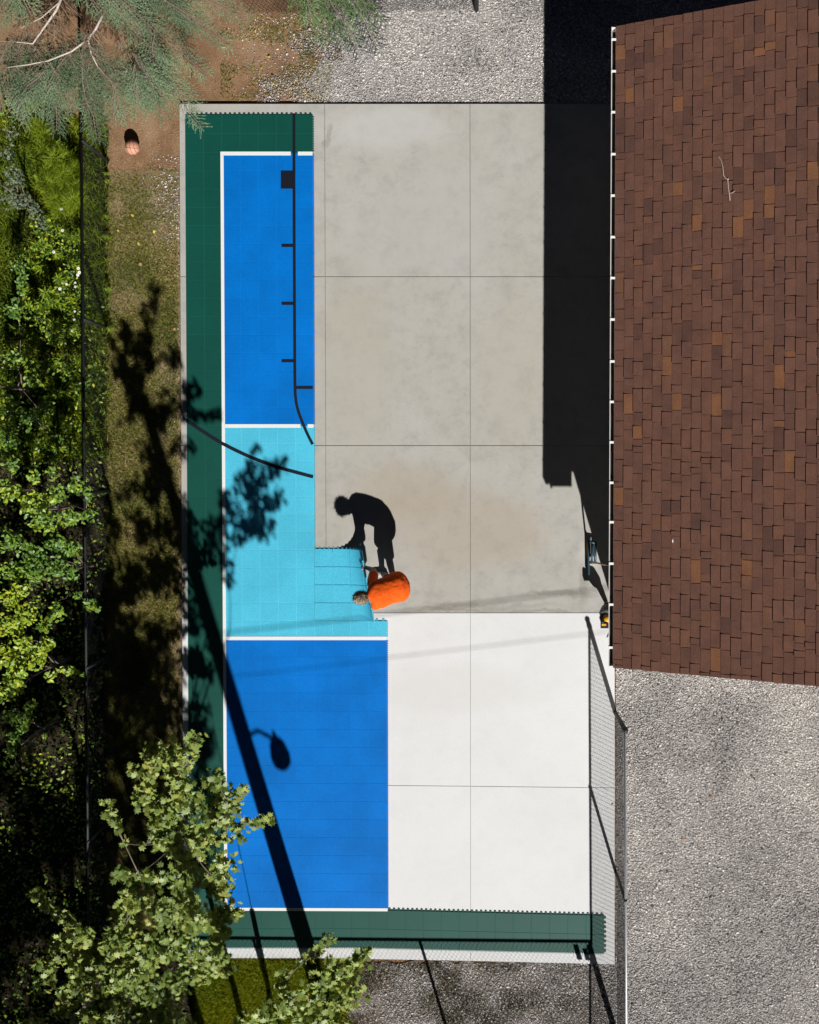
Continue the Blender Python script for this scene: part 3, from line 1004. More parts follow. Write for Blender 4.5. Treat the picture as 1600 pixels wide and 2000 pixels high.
# twig lying on the roof
def roof_px(px, py, n=0.012):
    u = 0; v = 0
    best = None
    # solve for the roof point seen at the pixel
    d = Vector(((px - NX) / (PPM * H), (NY - py) / (PPM * H), -1.0))
    o_ = Vector((0, 0, H))
    t = (A0 + NRM * n - o_).dot(NRM) / d.dot(NRM)
    return o_ + d * t
tw = empty('fallen_twig', roof_px(1420, 350), 'pale crooked twig lying on the brown shingle roof', 'twig')
MB().tube([roof_px(1404, 305, .03), roof_px(1409, 314, .025), roof_px(1412, 325, .02), roof_px(1413.5, 342, .014), roof_px(1417, 347, .012), roof_px(1421.5, 349, .012)], [.003, .004, .005, .006, .006, .007], 6).build('stem', 'twig_pale', tw)
MB().tube([roof_px(1421.5, 349, .012), roof_px(1422.5, 360, .012), roof_px(1423.5, 371, .012), roof_px(1425, 380, .012), roof_px(1426, 391, .012)], [.007, .006, .007, .009, .009], 6).build('stem', 'twig_pale', tw)
MB().tube([roof_px(1424.5, 377, .012), roof_px(1431, 376.5, .02), roof_px(1436, 372, .03)], [.005, .005, .003], 6).build('side_shoot', 'twig_pale', tw)
MB().ball(roof_px(1422, 349.5, .014), .012, 8, 5).build('knot', 'twig_pale', tw)
lf = MB(); p = roof_px(1315, 1056.5, .006)
lf.loft([(p - EU * .03, EX * .004, NRM * .002), (p, EX * .018, NRM * .004), (p + EU * .03, EX * .003, NRM * .002)], 8)
tag(lf.build('fallen_leaf', 'petal'), 'tiny pale leaf lying alone on the lower half of the roof', 'leaf')

# ------------------------------------------------------------------ person bending over the lifted mat
def remesh(o, voxel, smooth_it=4):
    m = o.modifiers.new('remesh', 'REMESH'); m.mode = 'VOXEL'; m.voxel_size = voxel; m.use_smooth_shade = True
    s = o.modifiers.new('smooth', 'SMOOTH'); s.factor = 0.5; s.iterations = smooth_it
    return o
person = empty('person', g0(762, 1134), 'person in an orange shirt and dark shorts bending down to lift the blue mat', 'person')
P = lambda x, y, h: g0(x, y, h)
# joints (plan pixel, height)
hipR, hipL = P(779, 1126, .86), P(785, 1146, .86)
kneeR, kneeL = P(762, 1127, .48), P(778, 1150, .48)
ankR, ankL = P(750, 1122, .10), P(774, 1149, .10)
shR, shL = P(737, 1127, .99), P(745, 1164, 1.13)
elbR, elbL = P(737, 1107, .68), P(741, 1171, .85)
wriR = P(718, 1104, .40)
gripL = mat_point(4 * TL, 0.36, 0.0)
wriL = gripL + Vector((0.075, -0.02, 0.10))
hanR = P(709.5, 1105, .33)
LAT = Vector((0.20, -0.96, 0.20)).normalized()      # towards the person's left
spine = [P(786, 1135, .86), P(780, 1136, .95), P(770, 1139, 1.03), P(758, 1142.5, 1.095), P(747, 1146, 1.14), P(738, 1148, 1.165), P(731, 1149.5, 1.18)]
def ring(i, wdt, thk, pts=spine, off=0.0):
    d = (pts[min(i + 1, len(pts) - 1)] - pts[max(i - 1, 0)]).normalized()
    lat = (LAT - d * LAT.dot(d)).normalized()
    dor = lat.cross(d)
    if dor.z < 0: dor = -dor
    return (pts[i] + dor * off, lat * wdt, dor * thk)
body = MB()
wd = [.15, .16, .15, .16, .175, .15, .062]; tk = [.11, .115, .105, .11, .11, .09, .06]
body.loft([ring(i, wd[i], tk[i]) for i in range(7)], 18)
headc = P(721, 1151, 1.17)
CR = Vector((-0.93, -0.10, -0.22)).normalized()     # neck to crown
FACE = (Vector((-0.25, 0, -1)) - CR * Vector((-0.25, 0, -1)).dot(CR)).normalized()
EAR = CR.cross(FACE)
body.tube([spine[5], spine[6], headc - CR * .05], [.07, .062, .058], 12)
body.ball(headc + CR * .02 - FACE * .012, (.076, .094, .105), 16, 10, (EAR, FACE, CR))
body.ball(headc - CR * .045 + FACE * .045, (.056, .055, .065), 12, 8, (EAR, FACE, CR))        # jaw
body.tube([headc + CR * .02 + FACE * .085, headc - CR * .025 + FACE * .112, headc - CR * .03 + FACE * .09], [.010, .015, .012], 8)   # nose
for s in (-1, 1):
    body.ball(headc - CR * .008 + EAR * s * .078 - FACE * .005, (.014, .022, .032), 8, 6, (EAR, FACE, CR))
for a, b, c in ((shR, elbR, wriR), (shL, elbL, wriL)):
    body.tube([spine[4].lerp(a, .5), a, a.lerp(b, .5), b, b.lerp(c, .35), c], [.075, .060, .052, .042, .043, .029], 12)
for a, b, c in ((hipR, kneeR, ankR), (hipL, kneeL, ankL)):
    body.tube([spine[0].lerp(a, .6), a, a.lerp(b, .5), b, b.lerp(c, .35), c], [.10, .095, .080, .058, .060, .040], 12)
# hands: palm, four fingers of different lengths, thumb from the side of the palm
def hand(wrist, palm_dir, side, down, curl_amt, sgn):
    palm_dir = palm_dir.normalized(); side = (side - palm_dir * side.dot(palm_dir)).normalized(); down = palm_dir.cross(side) * sgn
    c = wrist + palm_dir * .05
    body.loft([(wrist - palm_dir * .01, side * .028, down * .02), (wrist + palm_dir * .03, side * .038, down * .017), (wrist + palm_dir * .075, side * .042, down * .015), (wrist + palm_dir * .092, side * .040, down * .012)], 12)
    for k, L in enumerate((.068, .078, .073, .056)):
        base = wrist + palm_dir * .085 + side * (.031 - .0205 * k)
        p1 = base + (palm_dir * math.cos(.35 * curl_amt) + down * math.sin(.35 * curl_amt)) * L * .45
        p2 = p1 + (palm_dir * math.cos(1.1 * curl_amt) + down * math.sin(1.1 * curl_amt)) * L * .32
        p3 = p2 + (palm_dir * math.cos(1.7 * curl_amt) + down * math.sin(1.7 * curl_amt)) * L * .25
        body.tube([base, p1, p2, p3], [.0098, .009, .0085, .0075], 8)
    t0 = wrist + palm_dir * .025 + side * .034
    t1 = t0 + (palm_dir * .6 + side * .7 + down * .25).normalized() * .035
    t2 = t1 + (palm_dir * .85 + side * .2 + down * .5).normalized() * .03
    t3 = t2 + (palm_dir * .9 + down * .5).normalized() * .022
    body.tube([t0, t1, t2, t3], [.013, .011, .010, .008], 8)
hand(wriR, hanR - wriR, Vector((0.2, 1, 0)), None, 0.8, 1)
hand(wriL, gripL - wriL, Vector((0, 1, 0)), None, 1.0, 1)
body_o = remesh(body.build('body', 'skin', person), 0.0062, 3)
# shirt
shirt = MB()
sp2 = [P(789, 1133.5, .765)] + spine
sw = [.225, .25, .245, .225, .228, .235, .185, .085]; st = [.150, .168, .165, .150, .148, .142, .118, .078]
shirt.loft([ring(i, sw[i], st[i], sp2) for i in range(8)], 24)
for a, b, sl in ((shR, elbR, .66), (shL, elbL, .95)):
    e = a.lerp(b, sl)
    shirt.tube([spine[4].lerp(a, .45) , a, a.lerp(b, .5), e], [.105, .088, .080, .082], 14)
shirt_o = remesh(shirt.build('shirt', 'shirt_orange', person), 0.011, 6)
tx = bpy.data.textures.new('folds', 'CLOUDS'); tx.noise_scale = 0.24; tx.noise_depth = 2
dm = shirt_o.modifiers.new('folds', 'DISPLACE'); dm.texture = tx; dm.strength = 0.025; dm.mid_level = 0.5; dm.texture_coords = 'LOCAL'
tx2 = bpy.data.textures.new('creases', 'MUSGRAVE' if False else 'CLOUDS'); tx2.noise_scale = 0.11; tx2.noise_type = 'HARD_NOISE'; tx2.noise_depth = 1
dm2 = shirt_o.modifiers.new('creases', 'DISPLACE'); dm2.texture = tx2; dm2.strength = 0.008; dm2.mid_level = 0.4; dm2.texture_coords = 'LOCAL'
# collar
cl = MB(); r0 = ring(6, .075, .068)
pts = [r0[0] + r0[1] * math.cos(t) + r0[2] * math.sin(t) for t in np.linspace(0, 2 * math.pi, 24)]
cl.tube(pts, .008, 6); cl.build('collar', 'shirt_orange', person, True)
# shorts
sh = MB()
sh.loft([ring(0, .175, .14, [spine[0], spine[1]]), ring(1, .172, .13, [spine[0], spine[1]])], 18)
for a, b in ((hipR, kneeR), (hipL, kneeL)):
    sh.tube([spine[0].lerp(a, .5) + Vector((0, 0, .03)), a, a.lerp(b, .5), a.lerp(b, 1.02)], [.13, .118, .104, .100], 14)
remesh(sh.build('shorts', 'shorts', person), 0.011, 5)
# shoes
for ank, d in ((ankR, Vector((-1, .14, 0))), (ankL, Vector((-1, .02, 0)))):
    d.normalize(); lat = Vector((-d.y, d.x, 0))
    b0 = Vector((ank.x, ank.y, 0)) - d * .065
    up = MB(); Z = Vector((0, 0, 1))
    up.loft([(b0 + Z * .055, lat * .028, Z * .035), (b0 + d * .03 + Z * .062, lat * .040, Z * .045), (b0 + d * .09 + Z * .062, lat * .044, Z * .045),
             (b0 + d * .15 + Z * .052, lat * .046, Z * .035), (b0 + d * .22 + Z * .044, lat * .048, Z * .026), (b0 + d * .27 + Z * .038, lat * .036, Z * .020), (b0 + d * .295 + Z * .034, lat * .012, Z * .010)], 14)
    up.tube([b0 + d * .06 + Z * .07, b0 + d * .06 + Z * .13], [.05, .046], 12)
    so_ = up.build('shoe', 'shoe', person, True)
    sl = MB(); q = []
    for t, w in ((-.012, .02), (.02, .04), (.09, .043), (.15, .047), (.22, .05), (.28, .036), (.305, .012)):
        q.append((b0 + d * t, w))
    poly = [p + lat * w for p, w in q] + [p - lat * w for p, w in reversed(q)]
    ar = sum(poly[k].x * poly[(k + 1) % len(poly)].y - poly[(k + 1) % len(poly)].x * poly[k].y for k in range(len(poly)))
    if ar < 0: poly.reverse()
    sl.quadbox([p[:2] for p in poly], 0.001, 0.026)
    sl.build('sole', 'shoe_sole', so_)
# hair: cap plus strands
hair = MB()
hc = headc + CR * .022 - FACE * .022
hair.ball(hc, (.085, .092, .112), 16, 10, (EAR, FACE, CR))
hair_o = hair.build('hair', 'hair', person, True)
N = 2600
dirs = rng.normal(size=(N, 3)); dirs /= np.linalg.norm(dirs, axis=1, keepdims=True)
ok = (dirs[:, 1] < 0.35)                      # not over the face
dirs = dirs[ok]
E3 = np.array([list(EAR), list(FACE), list(CR)])
ps = (dirs * np.array([.086, .093, .113])) @ E3 + np.array(list(hc))
nn = dirs @ E3
flow = np.array(list(-CR * 0.55 + FACE * 0.5)) + rng.normal(0, .45, (len(ps), 3))
flow = flow - nn * np.sum(flow * nn, 1, keepdims=True) + nn * 0.35
Rr = rot_axis(flow, rng.uniform(0, 6.28, len(ps)))
tv = [(-.0045, -.008, 0), (.0045, -.008, 0), (0, -.008, .004), (0.001, .06, .006)]
tf = [(0, 1, 3), (1, 2, 3), (2, 0, 3)]
me = scatter_mesh('strands', tv, tf, ps, Rr, rng.uniform(.6, 1.2, len(ps)), rng.random(len(ps)))
st_o = link_obj('strands', me, 'hair_mix', hair_o); st_o['kind'] = 'stuff'
for s in (-1, 1):
    MB().ball(headc + CR * .018 + EAR * s * .032 + FACE * .070, .012, 8, 6).build('eye', 'eye_white', person, True)
MB().tube([headc - CR * .062 + FACE * .088 + EAR * t for t in (-.022, 0, .022)], [.004, .006, .004], 6).build('mouth', 'lip', person, True)

# ------------------------------------------------------------------ basketball
bc = G(258.3, 287.6, 0.085)
ball = MB().ball(bc, 0.121, 28, 18).build('basketball', 'ball_rubber', None, True)
tag(ball, 'faded orange basketball with black seams on the bare soil', 'basketball')
def seam(axis, off=0.0):
    axis = Vector(axis).normalized(); a = axis.orthogonal().normalized(); b = axis.cross(a)
    r = math.sqrt(max(0.1215 ** 2 - off ** 2, 0))
    return [bc + axis * off + (a * math.cos(t) + b * math.sin(t)) * r for t in np.linspace(0, 2 * math.pi, 40)]
for ax, off in (((1, .15, .1), 0.0), ((.1, 1, .35), 0.0), ((1, .15, .1), .062), ((1, .15, .1), -.062)):
    MB().tube(seam(ax, off), .0032, 5).build('seam', 'ball_seam', ball, True)

# ------------------------------------------------------------------ chain-link fences
def chain(p0, p1, z0, z1, parent, r=0.0024, pitch=0.0745):
    d = p1 - p0; L = d.length; d = d.normalized(); hh = z1 - z0
    mb = MB(); side = Vector((-d.y, d.x, 0))
    n = int((L + hh) / pitch)
    for s in (1, -1):
        for i in range(n):
            t = i * pitch - hh
            a, b = t, t + hh           # along position at bottom and top
            za, zb = 0.0, hh
            if a < 0: za = -a; a = 0
            if b > L: zb = hh - (b - L); b = L
            if zb - za < 0.01: continue
            if s < 0: a, b = L - a, L - b
            mb.tube([p0 + d * a + side * s * .002 + Vector((0, 0, z0 + za)), p0 + d * b + side * s * .002 + Vector((0, 0, z0 + zb))], r, 3, False)
    o = mb.build('chain_link', 'metal_dark', parent); o['kind'] = 'stuff'
    return o
def fence(name, label, pts, posts, hrail, zg=-0.05, terminals=(), rail_mat='metal_pale', post_mat='metal_dark', wire=0.0024):
    f = empty(name, pts[0], label, 'fence', 'chain-link fences around the court')
    for a, b in zip(pts[:-1], pts[1:]):
        chain(Vector((a.x, a.y, 0)), Vector((b.x, b.y, 0)), zg + 0.03, zg + hrail + 0.01, f, wire)
        A = Vector((a.x, a.y, zg + hrail)); B = Vector((b.x, b.y, zg + hrail))
        MB().tube([A, A.lerp(B, .5), B], .0205, 10).build('top_rail', rail_mat, f, True)
    for i, p in enumerate(posts):
        term = i in terminals
        hh = hrail + (.10 if term else .0)
        r = .036 if term else .026
        q = Vector((p.x, p.y, zg))
        po = MB().tube([q + Vector((0, 0, -.05)), q + Vector((0, 0, hh))], r, 12).build('post', post_mat, f, True)
        MB().ball(q + Vector((0, 0, hh)), (r * 1.2, r * 1.2, .03), 10, 6).build('post_cap', 'metal_dark', po, True)
        if term:
            MB().tube([q + Vector((0, 0, hrail - .02)), q + Vector((0, 0, hrail + .02))], r * 1.18, 12).build('rail_clamp', post_mat, po, True)
    return f
HR = 1.29
fr0 = g0(1202, 1392); fr1 = g0(1206.5, 2260)
pr = [fr0, g0(1203.5, 1706), g0(1204.5, 2030), fr1]
fence('chain_link_fence', 'chain-link fence with pale top rail along the right edge of the white slab', [fr0, fr1], pr, HR, terminals=(0, 2))
fb0 = g0(1204.5, 2005); fb1 = g0(250, 1996)
pb = [g0(1203, 2010), g0(870, 2004), g0(545, 2000)]
fbot = fence('chain_link_fence', 'chain-link fence whose shadow runs along the bottom green strip', [fb0, fb1], pb, HR, terminals=())
fl0 = g0(202, 120); fl1 = g0(219, 2000)
pl = [g0(206.5, 312), g0(209.5, 640), g0(212.5, 960), g0(215, 1280), g0(217, 1600)]
fence('chain_link_fence', 'dark chain-link fence between the shrubs and the lawn strip', [fl0, fl1], pl, 1.24, zg=-0.055, rail_mat='metal_dark', wire=0.0014)
ft0 = g0(480, 24); ft1 = g0(931, 18)
pt = [g0(600, 22), ft1]
fence('chain_link_fence', 'chain-link fence ending in a post above the pale gravel', [ft0, ft1], pt, 1.24, terminals=(1,), rail_mat='metal_dark')
# two plates hung on the bottom fence near the corner
for (x0, x1, lab) in ((1126, 1136, 'small dark plate on the bottom fence, farther from the corner'), (1142, 1151, 'smaller dark plate on the bottom fence beside the corner post')):
    mb = MB(); a, b = g0(x0 + 42, 2007), g0(x1 + 42, 2007)
    h0, h1 = (.98, 1.22) if x0 < 1130 else (.97, 1.16)
    mb.quadbox([(a.x, a.y - .012), (b.x, b.y - .012), (b.x, b.y - .006), (a.x, a.y - .006)], h0, h1)
    o = mb.build('fence_plate', 'sign_back'); tag(o, lab, 'plate')
    sc = MB()
    for xx in (a.x + .012, b.x - .012):
        sc.tube([Vector((xx, a.y - .017, h1 - .02)), Vector((xx, a.y + .004, h1 - .02))], .005, 6)
    sc.build('bolt', 'metal_pale', o)

# ------------------------------------------------------------------ utility pole, lamp, wires, guy wire
def pole(px, py, hh, label, lamp):
    b = g0(px, py, -0.06)
    e = empty('utility_pole', b, label, 'utility pole', 'wooden utility poles carrying the wires')
    MB().tube([b, b + Vector((0, 0, hh * .5)), b + Vector((0, 0, hh))], [.155, .135, .115], 16).build('pole', 'wood_pole', e, True)
    MB().tube([b + Vector((0, 0, hh)), b + Vector((0, 0, hh + .03))], [.118, .05], 16).build('pole_cap', 'metal_pale', e, True)
    for hz in (5.35, 5.97):
        MB().tube([b + Vector((-.02, -.2, hz)), b + Vector((-.02, .2, hz))], .02, 8).build('insulator_bracket', 'metal_dark', e, True)
    if lamp:
        lp = S(545, 1466, 4.28); la = b + Vector((.1, 0, 4.52))
        m1 = la.lerp(lp, .4) + Vector((0, 0, .16)); m2 = la.lerp(lp, .8) + Vector((0, 0, .17))
        arm = MB().tube([la, m1, m2, lp + Vector((0, 0, .12))], .027, 10).build('lamp_arm', 'metal_pale', e, True)
        lh = MB(); Z = Vector((0, 0, 1)); X = Vector((1, 0, 0)); Y = Vector((0, 1, 0))
        lh.loft([(lp + Z * .30, X * .02, Y * .02), (lp + Z * .20, X * .05, Y * .05), (lp + Z * .10, X * .13, Y * .13), (lp - Z * .06, X * .165, Y * .165), (lp - Z * .14, X * .15, Y * .15)], 16)
        ho = lh.build('lamp_head', 'metal_dark', e, True)
        lg = MB(); lg.loft([(lp - Z * .141, X * .125, Y * .125), (lp - Z * .19, X * .10, Y * .10), (lp - Z * .22, X * .04, Y * .04)], 16)
        lg.build('lens', 'lamp_glass', ho, True)
    return b
b1 = pole(657, 2042, 9.3, 'tall wooden utility pole with a lamp, whose shadow crosses the blue tiles', True)
b2 = pole(2700, 1775, 9.3, 'wooden utility pole far to the right beyond the gravel', False)
for hz, r, lab, sag in ((5.35, .0045, 'lower thin cable strung between the utility poles', .08), (5.97, .0095, 'upper thicker cable strung between the utility poles', .1)):
    a = b1 + Vector((0, 0, hz)); c = b2 + Vector((0, 0, hz))
    tag(MB().tube([a.lerp(c, t) - Vector((0, 0, sag * 4 * t * (1 - t))) for t in np.linspace(0, 1, 24)], r, 6).build('overhead_cable', 'black_plastic', None, True), lab, 'cable', 'cables between the poles')
ga = g0(525, 1938, -0.05); gt = b1 + Vector((0, 0, 8.8))
guy = empty('guy_wire', ga, 'guy wire with thick sleeve anchored in the grass below the court', 'guy wire')
MB().tube([ga, ga.lerp(gt, .155)], .042, 10).build('sleeve', 'black_plastic', guy, True)
MB().tube([ga.lerp(gt, .15), gt], .0065, 6).build('wire', 'metal_dark', guy)
MB().tube([ga + Vector((0.0, -0.03, -.05)), ga + Vector((.0, -.03, .10))], .03, 10).build('anchor', 'guard_pink', guy, True)

# ------------------------------------------------------------------ leaf blower and squeegee by the house wall
bl = empty('leaf_blower', g0(1186, 1196), 'yellow and black cordless leaf blower leaning by the house wall', 'leaf blower')
nz0 = g0(1184, 1176, 0.012); nz1 = g0(1181, 1182, .30); fan = g0(1175, 1190, .52); gripb = g0(1177, 1199, .70)
MB().tube([nz0, nz0.lerp(nz1, .5), nz1], [.034, .045, .055], 14).build('nozzle', 'black_plastic', bl, True)
fh = MB().tube([nz1, nz1.lerp(fan, .3), fan, fan + (fan - nz1).normalized() * .07], [.058, .085, .095, .06], 16).build('fan_housing', 'grey_plastic', bl, True)
MB().tube([fan + Vector((.02, -.05, 0)), fan + Vector((.02, -.09, .10)), fan + Vector((.005, -.12, .14))], [.075, .066, .03], 14).build('motor_cover', 'yellow_plastic', bl, True)
MB().tube([fan + Vector((-.05, .0, .02)), fan + Vector((-.075, -.06, .10)), fan + Vector((-.06, -.12, .15)), fan + Vector((-.02, -.15, .13))], [.026, .03, .03, .028], 12).build('handle', 'black_plastic', bl, True)
bt = MB(); q = fan + Vector((-.02, -.185, .12)); bt.box(q - Vector((.062, .04, .04)), q + Vector((.062, .04, .04)))
bo = bt.build('battery', 'black_plastic', bl)
bt = MB(); bt.box(q + Vector((-.05, -.0, .0402)), q + Vector((.02, .03, .045))); bt.build('battery_label', 'yellow_plastic', bo)

sq = empty('floor_squeegee', g0(1151, 1090), 'wide floor squeegee with wooden handle leaning on the house wall', 'squeegee')
z = 0.02
mb = MB(); mb.quadbox([g0(1147.5, 1122)[:2], g0(1151, 1122)[:2], g0(1150, 1052)[:2], g0(1146.5, 1052)[:2]], z, z + .10)
hd = mb.build('head', 'teal_metal', sq)
mb = MB(); mb.quadbox([g0(1145.8, 1085)[:2], g0(1146.9, 1085)[:2], g0(1146.2, 1056)[:2], g0(1145.0, 1056)[:2]], 0.002, .05)
mb.build('rubber_blade', 'yellow_plastic', hd)
for x in (1155.5, 1162):
    MB().tube([g0(x, 1060, .10), g0(x - .5, 1098, .10)], .022, 8).build('frame_bar', 'teal_metal', sq, True)
MB().tube([g0(1148.5, 1057, .10), g0(1164, 1060, .10)], .026, 8).build('frame_bar', 'teal_metal', sq, True)
MB().tube([g0(1150, 1098, .10), g0(1163, 1098, .10)], .02, 8).build('frame_bar', 'teal_metal', sq, True)
MB().tube([G(1153, 1097, .10), G(1197, 1106, 1.2)], .015, 8).build('handle', 'handle_wood', sq, True)
lf = MB(); p = g0(1189.5, 1240, .012)
lf.loft([(p + Vector((-.035, -.05, .0)), Vector((.004, 0, 0)), Vector((0, 0, .002))), (p, Vector((.018, 0, 0)), Vector((0, 0, .005))), (p + Vector((.03, .05, .012)), Vector((.004, 0, 0)), Vector((0, 0, .002)))], 8)
tag(lf.build('dead_leaf', 'grey_plastic'), 'small grey curled leaf on white concrete below the leaf blower', 'leaf')

# ------------------------------------------------------------------ vegetation templates
MAPLE_V = [(0, 0.05, 0.0), (0, -0.32, -0.02), (0.30, -0.30, -0.06), (0.24, -0.08, 0.0), (0.56, 0.02, -0.12), (0.26, 0.16, 0.0), (0.36, 0.46, -0.10),
           (0.12, 0.30, 0.0), (0, 0.68, -0.14), (-0.12, 0.30, 0.0), (-0.36, 0.46, -0.10), (-0.26, 0.16, 0.0), (-0.56, 0.02, -0.12), (-0.24, -0.08, 0.0), (-0.30, -0.30, -0.06)]
MAPLE_F = [(0, i, i + 1) for i in range(1, 14)] + [(0, 14, 1)]
OVAL_V = [(0, -0.5, 0), (0.24, -0.2, -0.05), (0.27, 0.12, -0.05), (0, 0.55, -0.10), (-0.27, 0.12, -0.05), (-0.24, -0.2, -0.05), (0, 0.0, 0.03)]
OVAL_F = [(6, 0, 1), (6, 1, 2), (6, 2, 3), (6, 3, 4), (6, 4, 5), (6, 5, 0)]
LANCE_V = [(0, 0, 0), (0.07, 0.35, 0.05), (0, 1.0, -0.12), (-0.07, 0.35, 0.05)]
LANCE_F = [(0, 1, 2), (0, 2, 3)]
BLADE_V = [(-0.5, 0, 0), (0.5, 0, 0), (0.0, 1, 0)]
BLADE_F = [(0, 1, 2)]

def leaf_cloud(centres, rads, counts, size, flat=0.45, tilt=0.55, sun_bias=0.25):
    """leaf positions and rotations for many clumps"""
    Pn = []; Cn = []
    for c, r, n in zip(centres, rads, counts):
        n = int(n)
        d = rng.normal(size=(n, 3)); d /= np.linalg.norm(d, axis=1, keepdims=True)
        rr = r * rng.random(n) ** 0.45
        p = d * rr[:, None]; p[:, 2] *= flat
        Pn.append(p + np.array(list(c)))
    Pn = np.concatenate(Pn)
    n = len(Pn)
    nr = np.stack([rng.normal(SUNX * sun_bias, tilt, n), rng.normal(SUNY * sun_bias, tilt, n), np.ones(n)], 1)
    R = rot_from(nr, rng.uniform(0, 6.28, n))
    s = rng.uniform(size[0], size[1], n)
    return Pn, R, s

def limb(a, b, r0, r1, bend=0.12, n=5):
    a = Vector(a); b = Vector(b); L = (b - a).length
    off = Vector((random.uniform(-1, 1), random.uniform(-1, 1), random.uniform(-.3, .8))) * bend * L
    pts = [a.lerp(b, t) + off * math.sin(math.pi * t) for t in np.linspace(0, 1, n)]
    return pts, [r0 + (r1 - r0) * t for t in np.linspace(0, 1, n)]

def broad_tree(name, label, cat, group, base, fork_h, top_h, clumps, trunk_r, leaf, V, F, leafmat, barkmat, per_m2=480, flat=0.45, tilt=0.55, rmean=0.5, rsd=0.2, dress=True):
    """clumps: list of (Vector centre, radius)"""
    t = empty(name, base, label, cat, group)
    top = Vector((base.x, base.y, top_h))
    tr = MB(); pts, rr = limb(base, top, trunk_r, trunk_r * 0.35, 0.03, 8)
    tr.tube(pts, rr, 10)
    tr_o = tr.build('trunk', barkmat, t, True)
    lm = MB(); along = []
    # limbs: each clump hangs on the nearest sector's main limb
    secs = {}
    for c, r in clumps:
        a = math.atan2(c.y - base.y, c.x - base.x); k = int((a + math.pi) / (2 * math.pi) * 9)
        secs.setdefault(k, []).append((c, r))
    for k, lst in secs.items():
        cen = sum((c for c, r in lst), Vector()) / len(lst)
        h0 = min(max(fork_h + random.uniform(-.3, .5), 0.3), cen.z - 0.2) if cen.z > 0.6 else cen.z * 0.4
        st = Vector((base.x, base.y, h0))
        knot = st.lerp(cen, 0.6) - Vector((0, 0, 0.12))
        p, q = limb(st, knot, trunk_r * 0.42, trunk_r * 0.2, .05); lm.tube(p, q, 7)
        hub = [knot]
        for c, r in sorted(lst, key=lambda a: (a[0] - knot).length):
            near = min(hub, key=lambda k_: (k_ - c).length)
            p, q = limb(near, c - Vector((0, 0, .05)), 0.009, 0.003, .1, 6); lm.tube(p, q, 5)
            hub.append(p[3])
            along += [(p[3], r * .55), (p[4], r * .75)]
    lm.build('limbs', barkmat, tr_o, True)
    clumps = clumps + along if dress else clumps
    Pn, R, s = leaf_cloud([c for c, r in clumps], [r for c, r in clumps], [max(6, per_m2 * r * r * 1.6) for c, r in clumps], leaf, flat, tilt)
    tone = rmean + 0.5 * (vnoise(Pn[:, 0] + 30, Pn[:, 1] + 30, 2.2) - 0.5)
    rnd = np.clip(rng.normal(tone, rsd, len(Pn)), 0, 1)
    rnd = np.where(rng.random(len(Pn)) < 0.985, np.minimum(rnd, 0.9), rnd)
    me = scatter_mesh('crown', V, F, Pn, R, s, rnd)
    cr = link_obj('crown', me, leafmat, t); cr['kind'] = 'stuff'
    return t

def C(lst):
    return [(G(x, y, h), r) for x, y, h, r in lst]

# ------------------------------------------------------------------ maple at the lower left
def shade_clumps(n, x0, x1, y0, y1, h0, h1, r):
    return [(S(random.uniform(x0, x1), random.uniform(y0, y1), random.uniform(h0, h1)), random.uniform(*r)) for _ in range(n)]
A_cl = [(385, 1445, 4.6, .14), (362, 1480, 4.5, .18), (352, 1530, 4.4, .2), (258, 1503, 4.3, .10), (285, 1530, 4.2, .14), (212, 1580, 4.0, .13), (228, 1618, 3.9, .11),
        (305, 1575, 4.2, .18), (325, 1635, 4.2, .22), (415, 1525, 4.2, .18), (455, 1552, 4.0, .15), (478, 1540, 3.9, .09), (440, 1590, 4.0, .2), (500, 1612, 3.9, .11), (530, 1600, 3.9, .1),
        (470, 1630, 4.0, .14), (395, 1635, 4.1, .24), (440, 1690, 3.9, .2), (372, 1705, 4.0, .28), (425, 1735, 3.8, .2), (300, 1715, 3.9, .17), (232, 1708, 3.8, .13), (245, 1760, 3.7, .17),
        (310, 1780, 3.8, .25), (380, 1790, 3.8, .3), (430, 1800, 3.6, .2), (468, 1782, 3.5, .1), (72, 1748, 3.7, .09), (95, 1778, 3.6, .13), (130, 1795, 3.6, .13), (150, 1832, 3.5, .17),
        (220, 1845, 3.6, .26), (300, 1850, 3.6, .3), (375, 1862, 3.5, .26), (425, 1872, 3.4, .2), (92, 1890, 3.5, .15), (150, 1898, 3.5, .22), (85, 1922, 3.4, .16), (210, 1912, 3.5, .26),
        (280, 1930, 3.4, .3), (350, 1918, 3.3, .24), (400, 1905, 3.2, .16), (120, 1975, 3.4, .16), (200, 1985, 3.4, .26), (268, 1988, 3.3, .2), (320, 1985, 3.2, .2), (60, 2010, 3.4, .2)]
A_cl = [(x, y, h + (.75 if y < 1700 else .4), r) for x, y, h, r in A_cl]
under = [(random.uniform(240, 440), random.uniform(1560, 1960), random.uniform(2.2, 3.0), .28) for _ in range(7)]
A_cl += [(x + random.uniform(-28, 28), y + random.uniform(-22, 22), h - random.uniform(.05, .3), r * .9) for x, y, h, r in A_cl if x > 130 and y > 1650 and x < 440 and random.random() < .55]
A_cl += [(random.uniform(150, 430), random.uniform(1840, 2010), random.uniform(3.2, 3.9), .18) for _ in range(12)]
A_cl += [(random.uniform(85, 300), random.uniform(1830, 2010), random.uniform(3.5, 4.0), random.uniform(.15, .22)) for _ in range(16)]
A_cl += [(x, y, 4.1, .12) for x, y in ((70, 1748), (92, 1772), (112, 1786), (140, 1812), (238, 1706), (248, 1740), (262, 1768))]
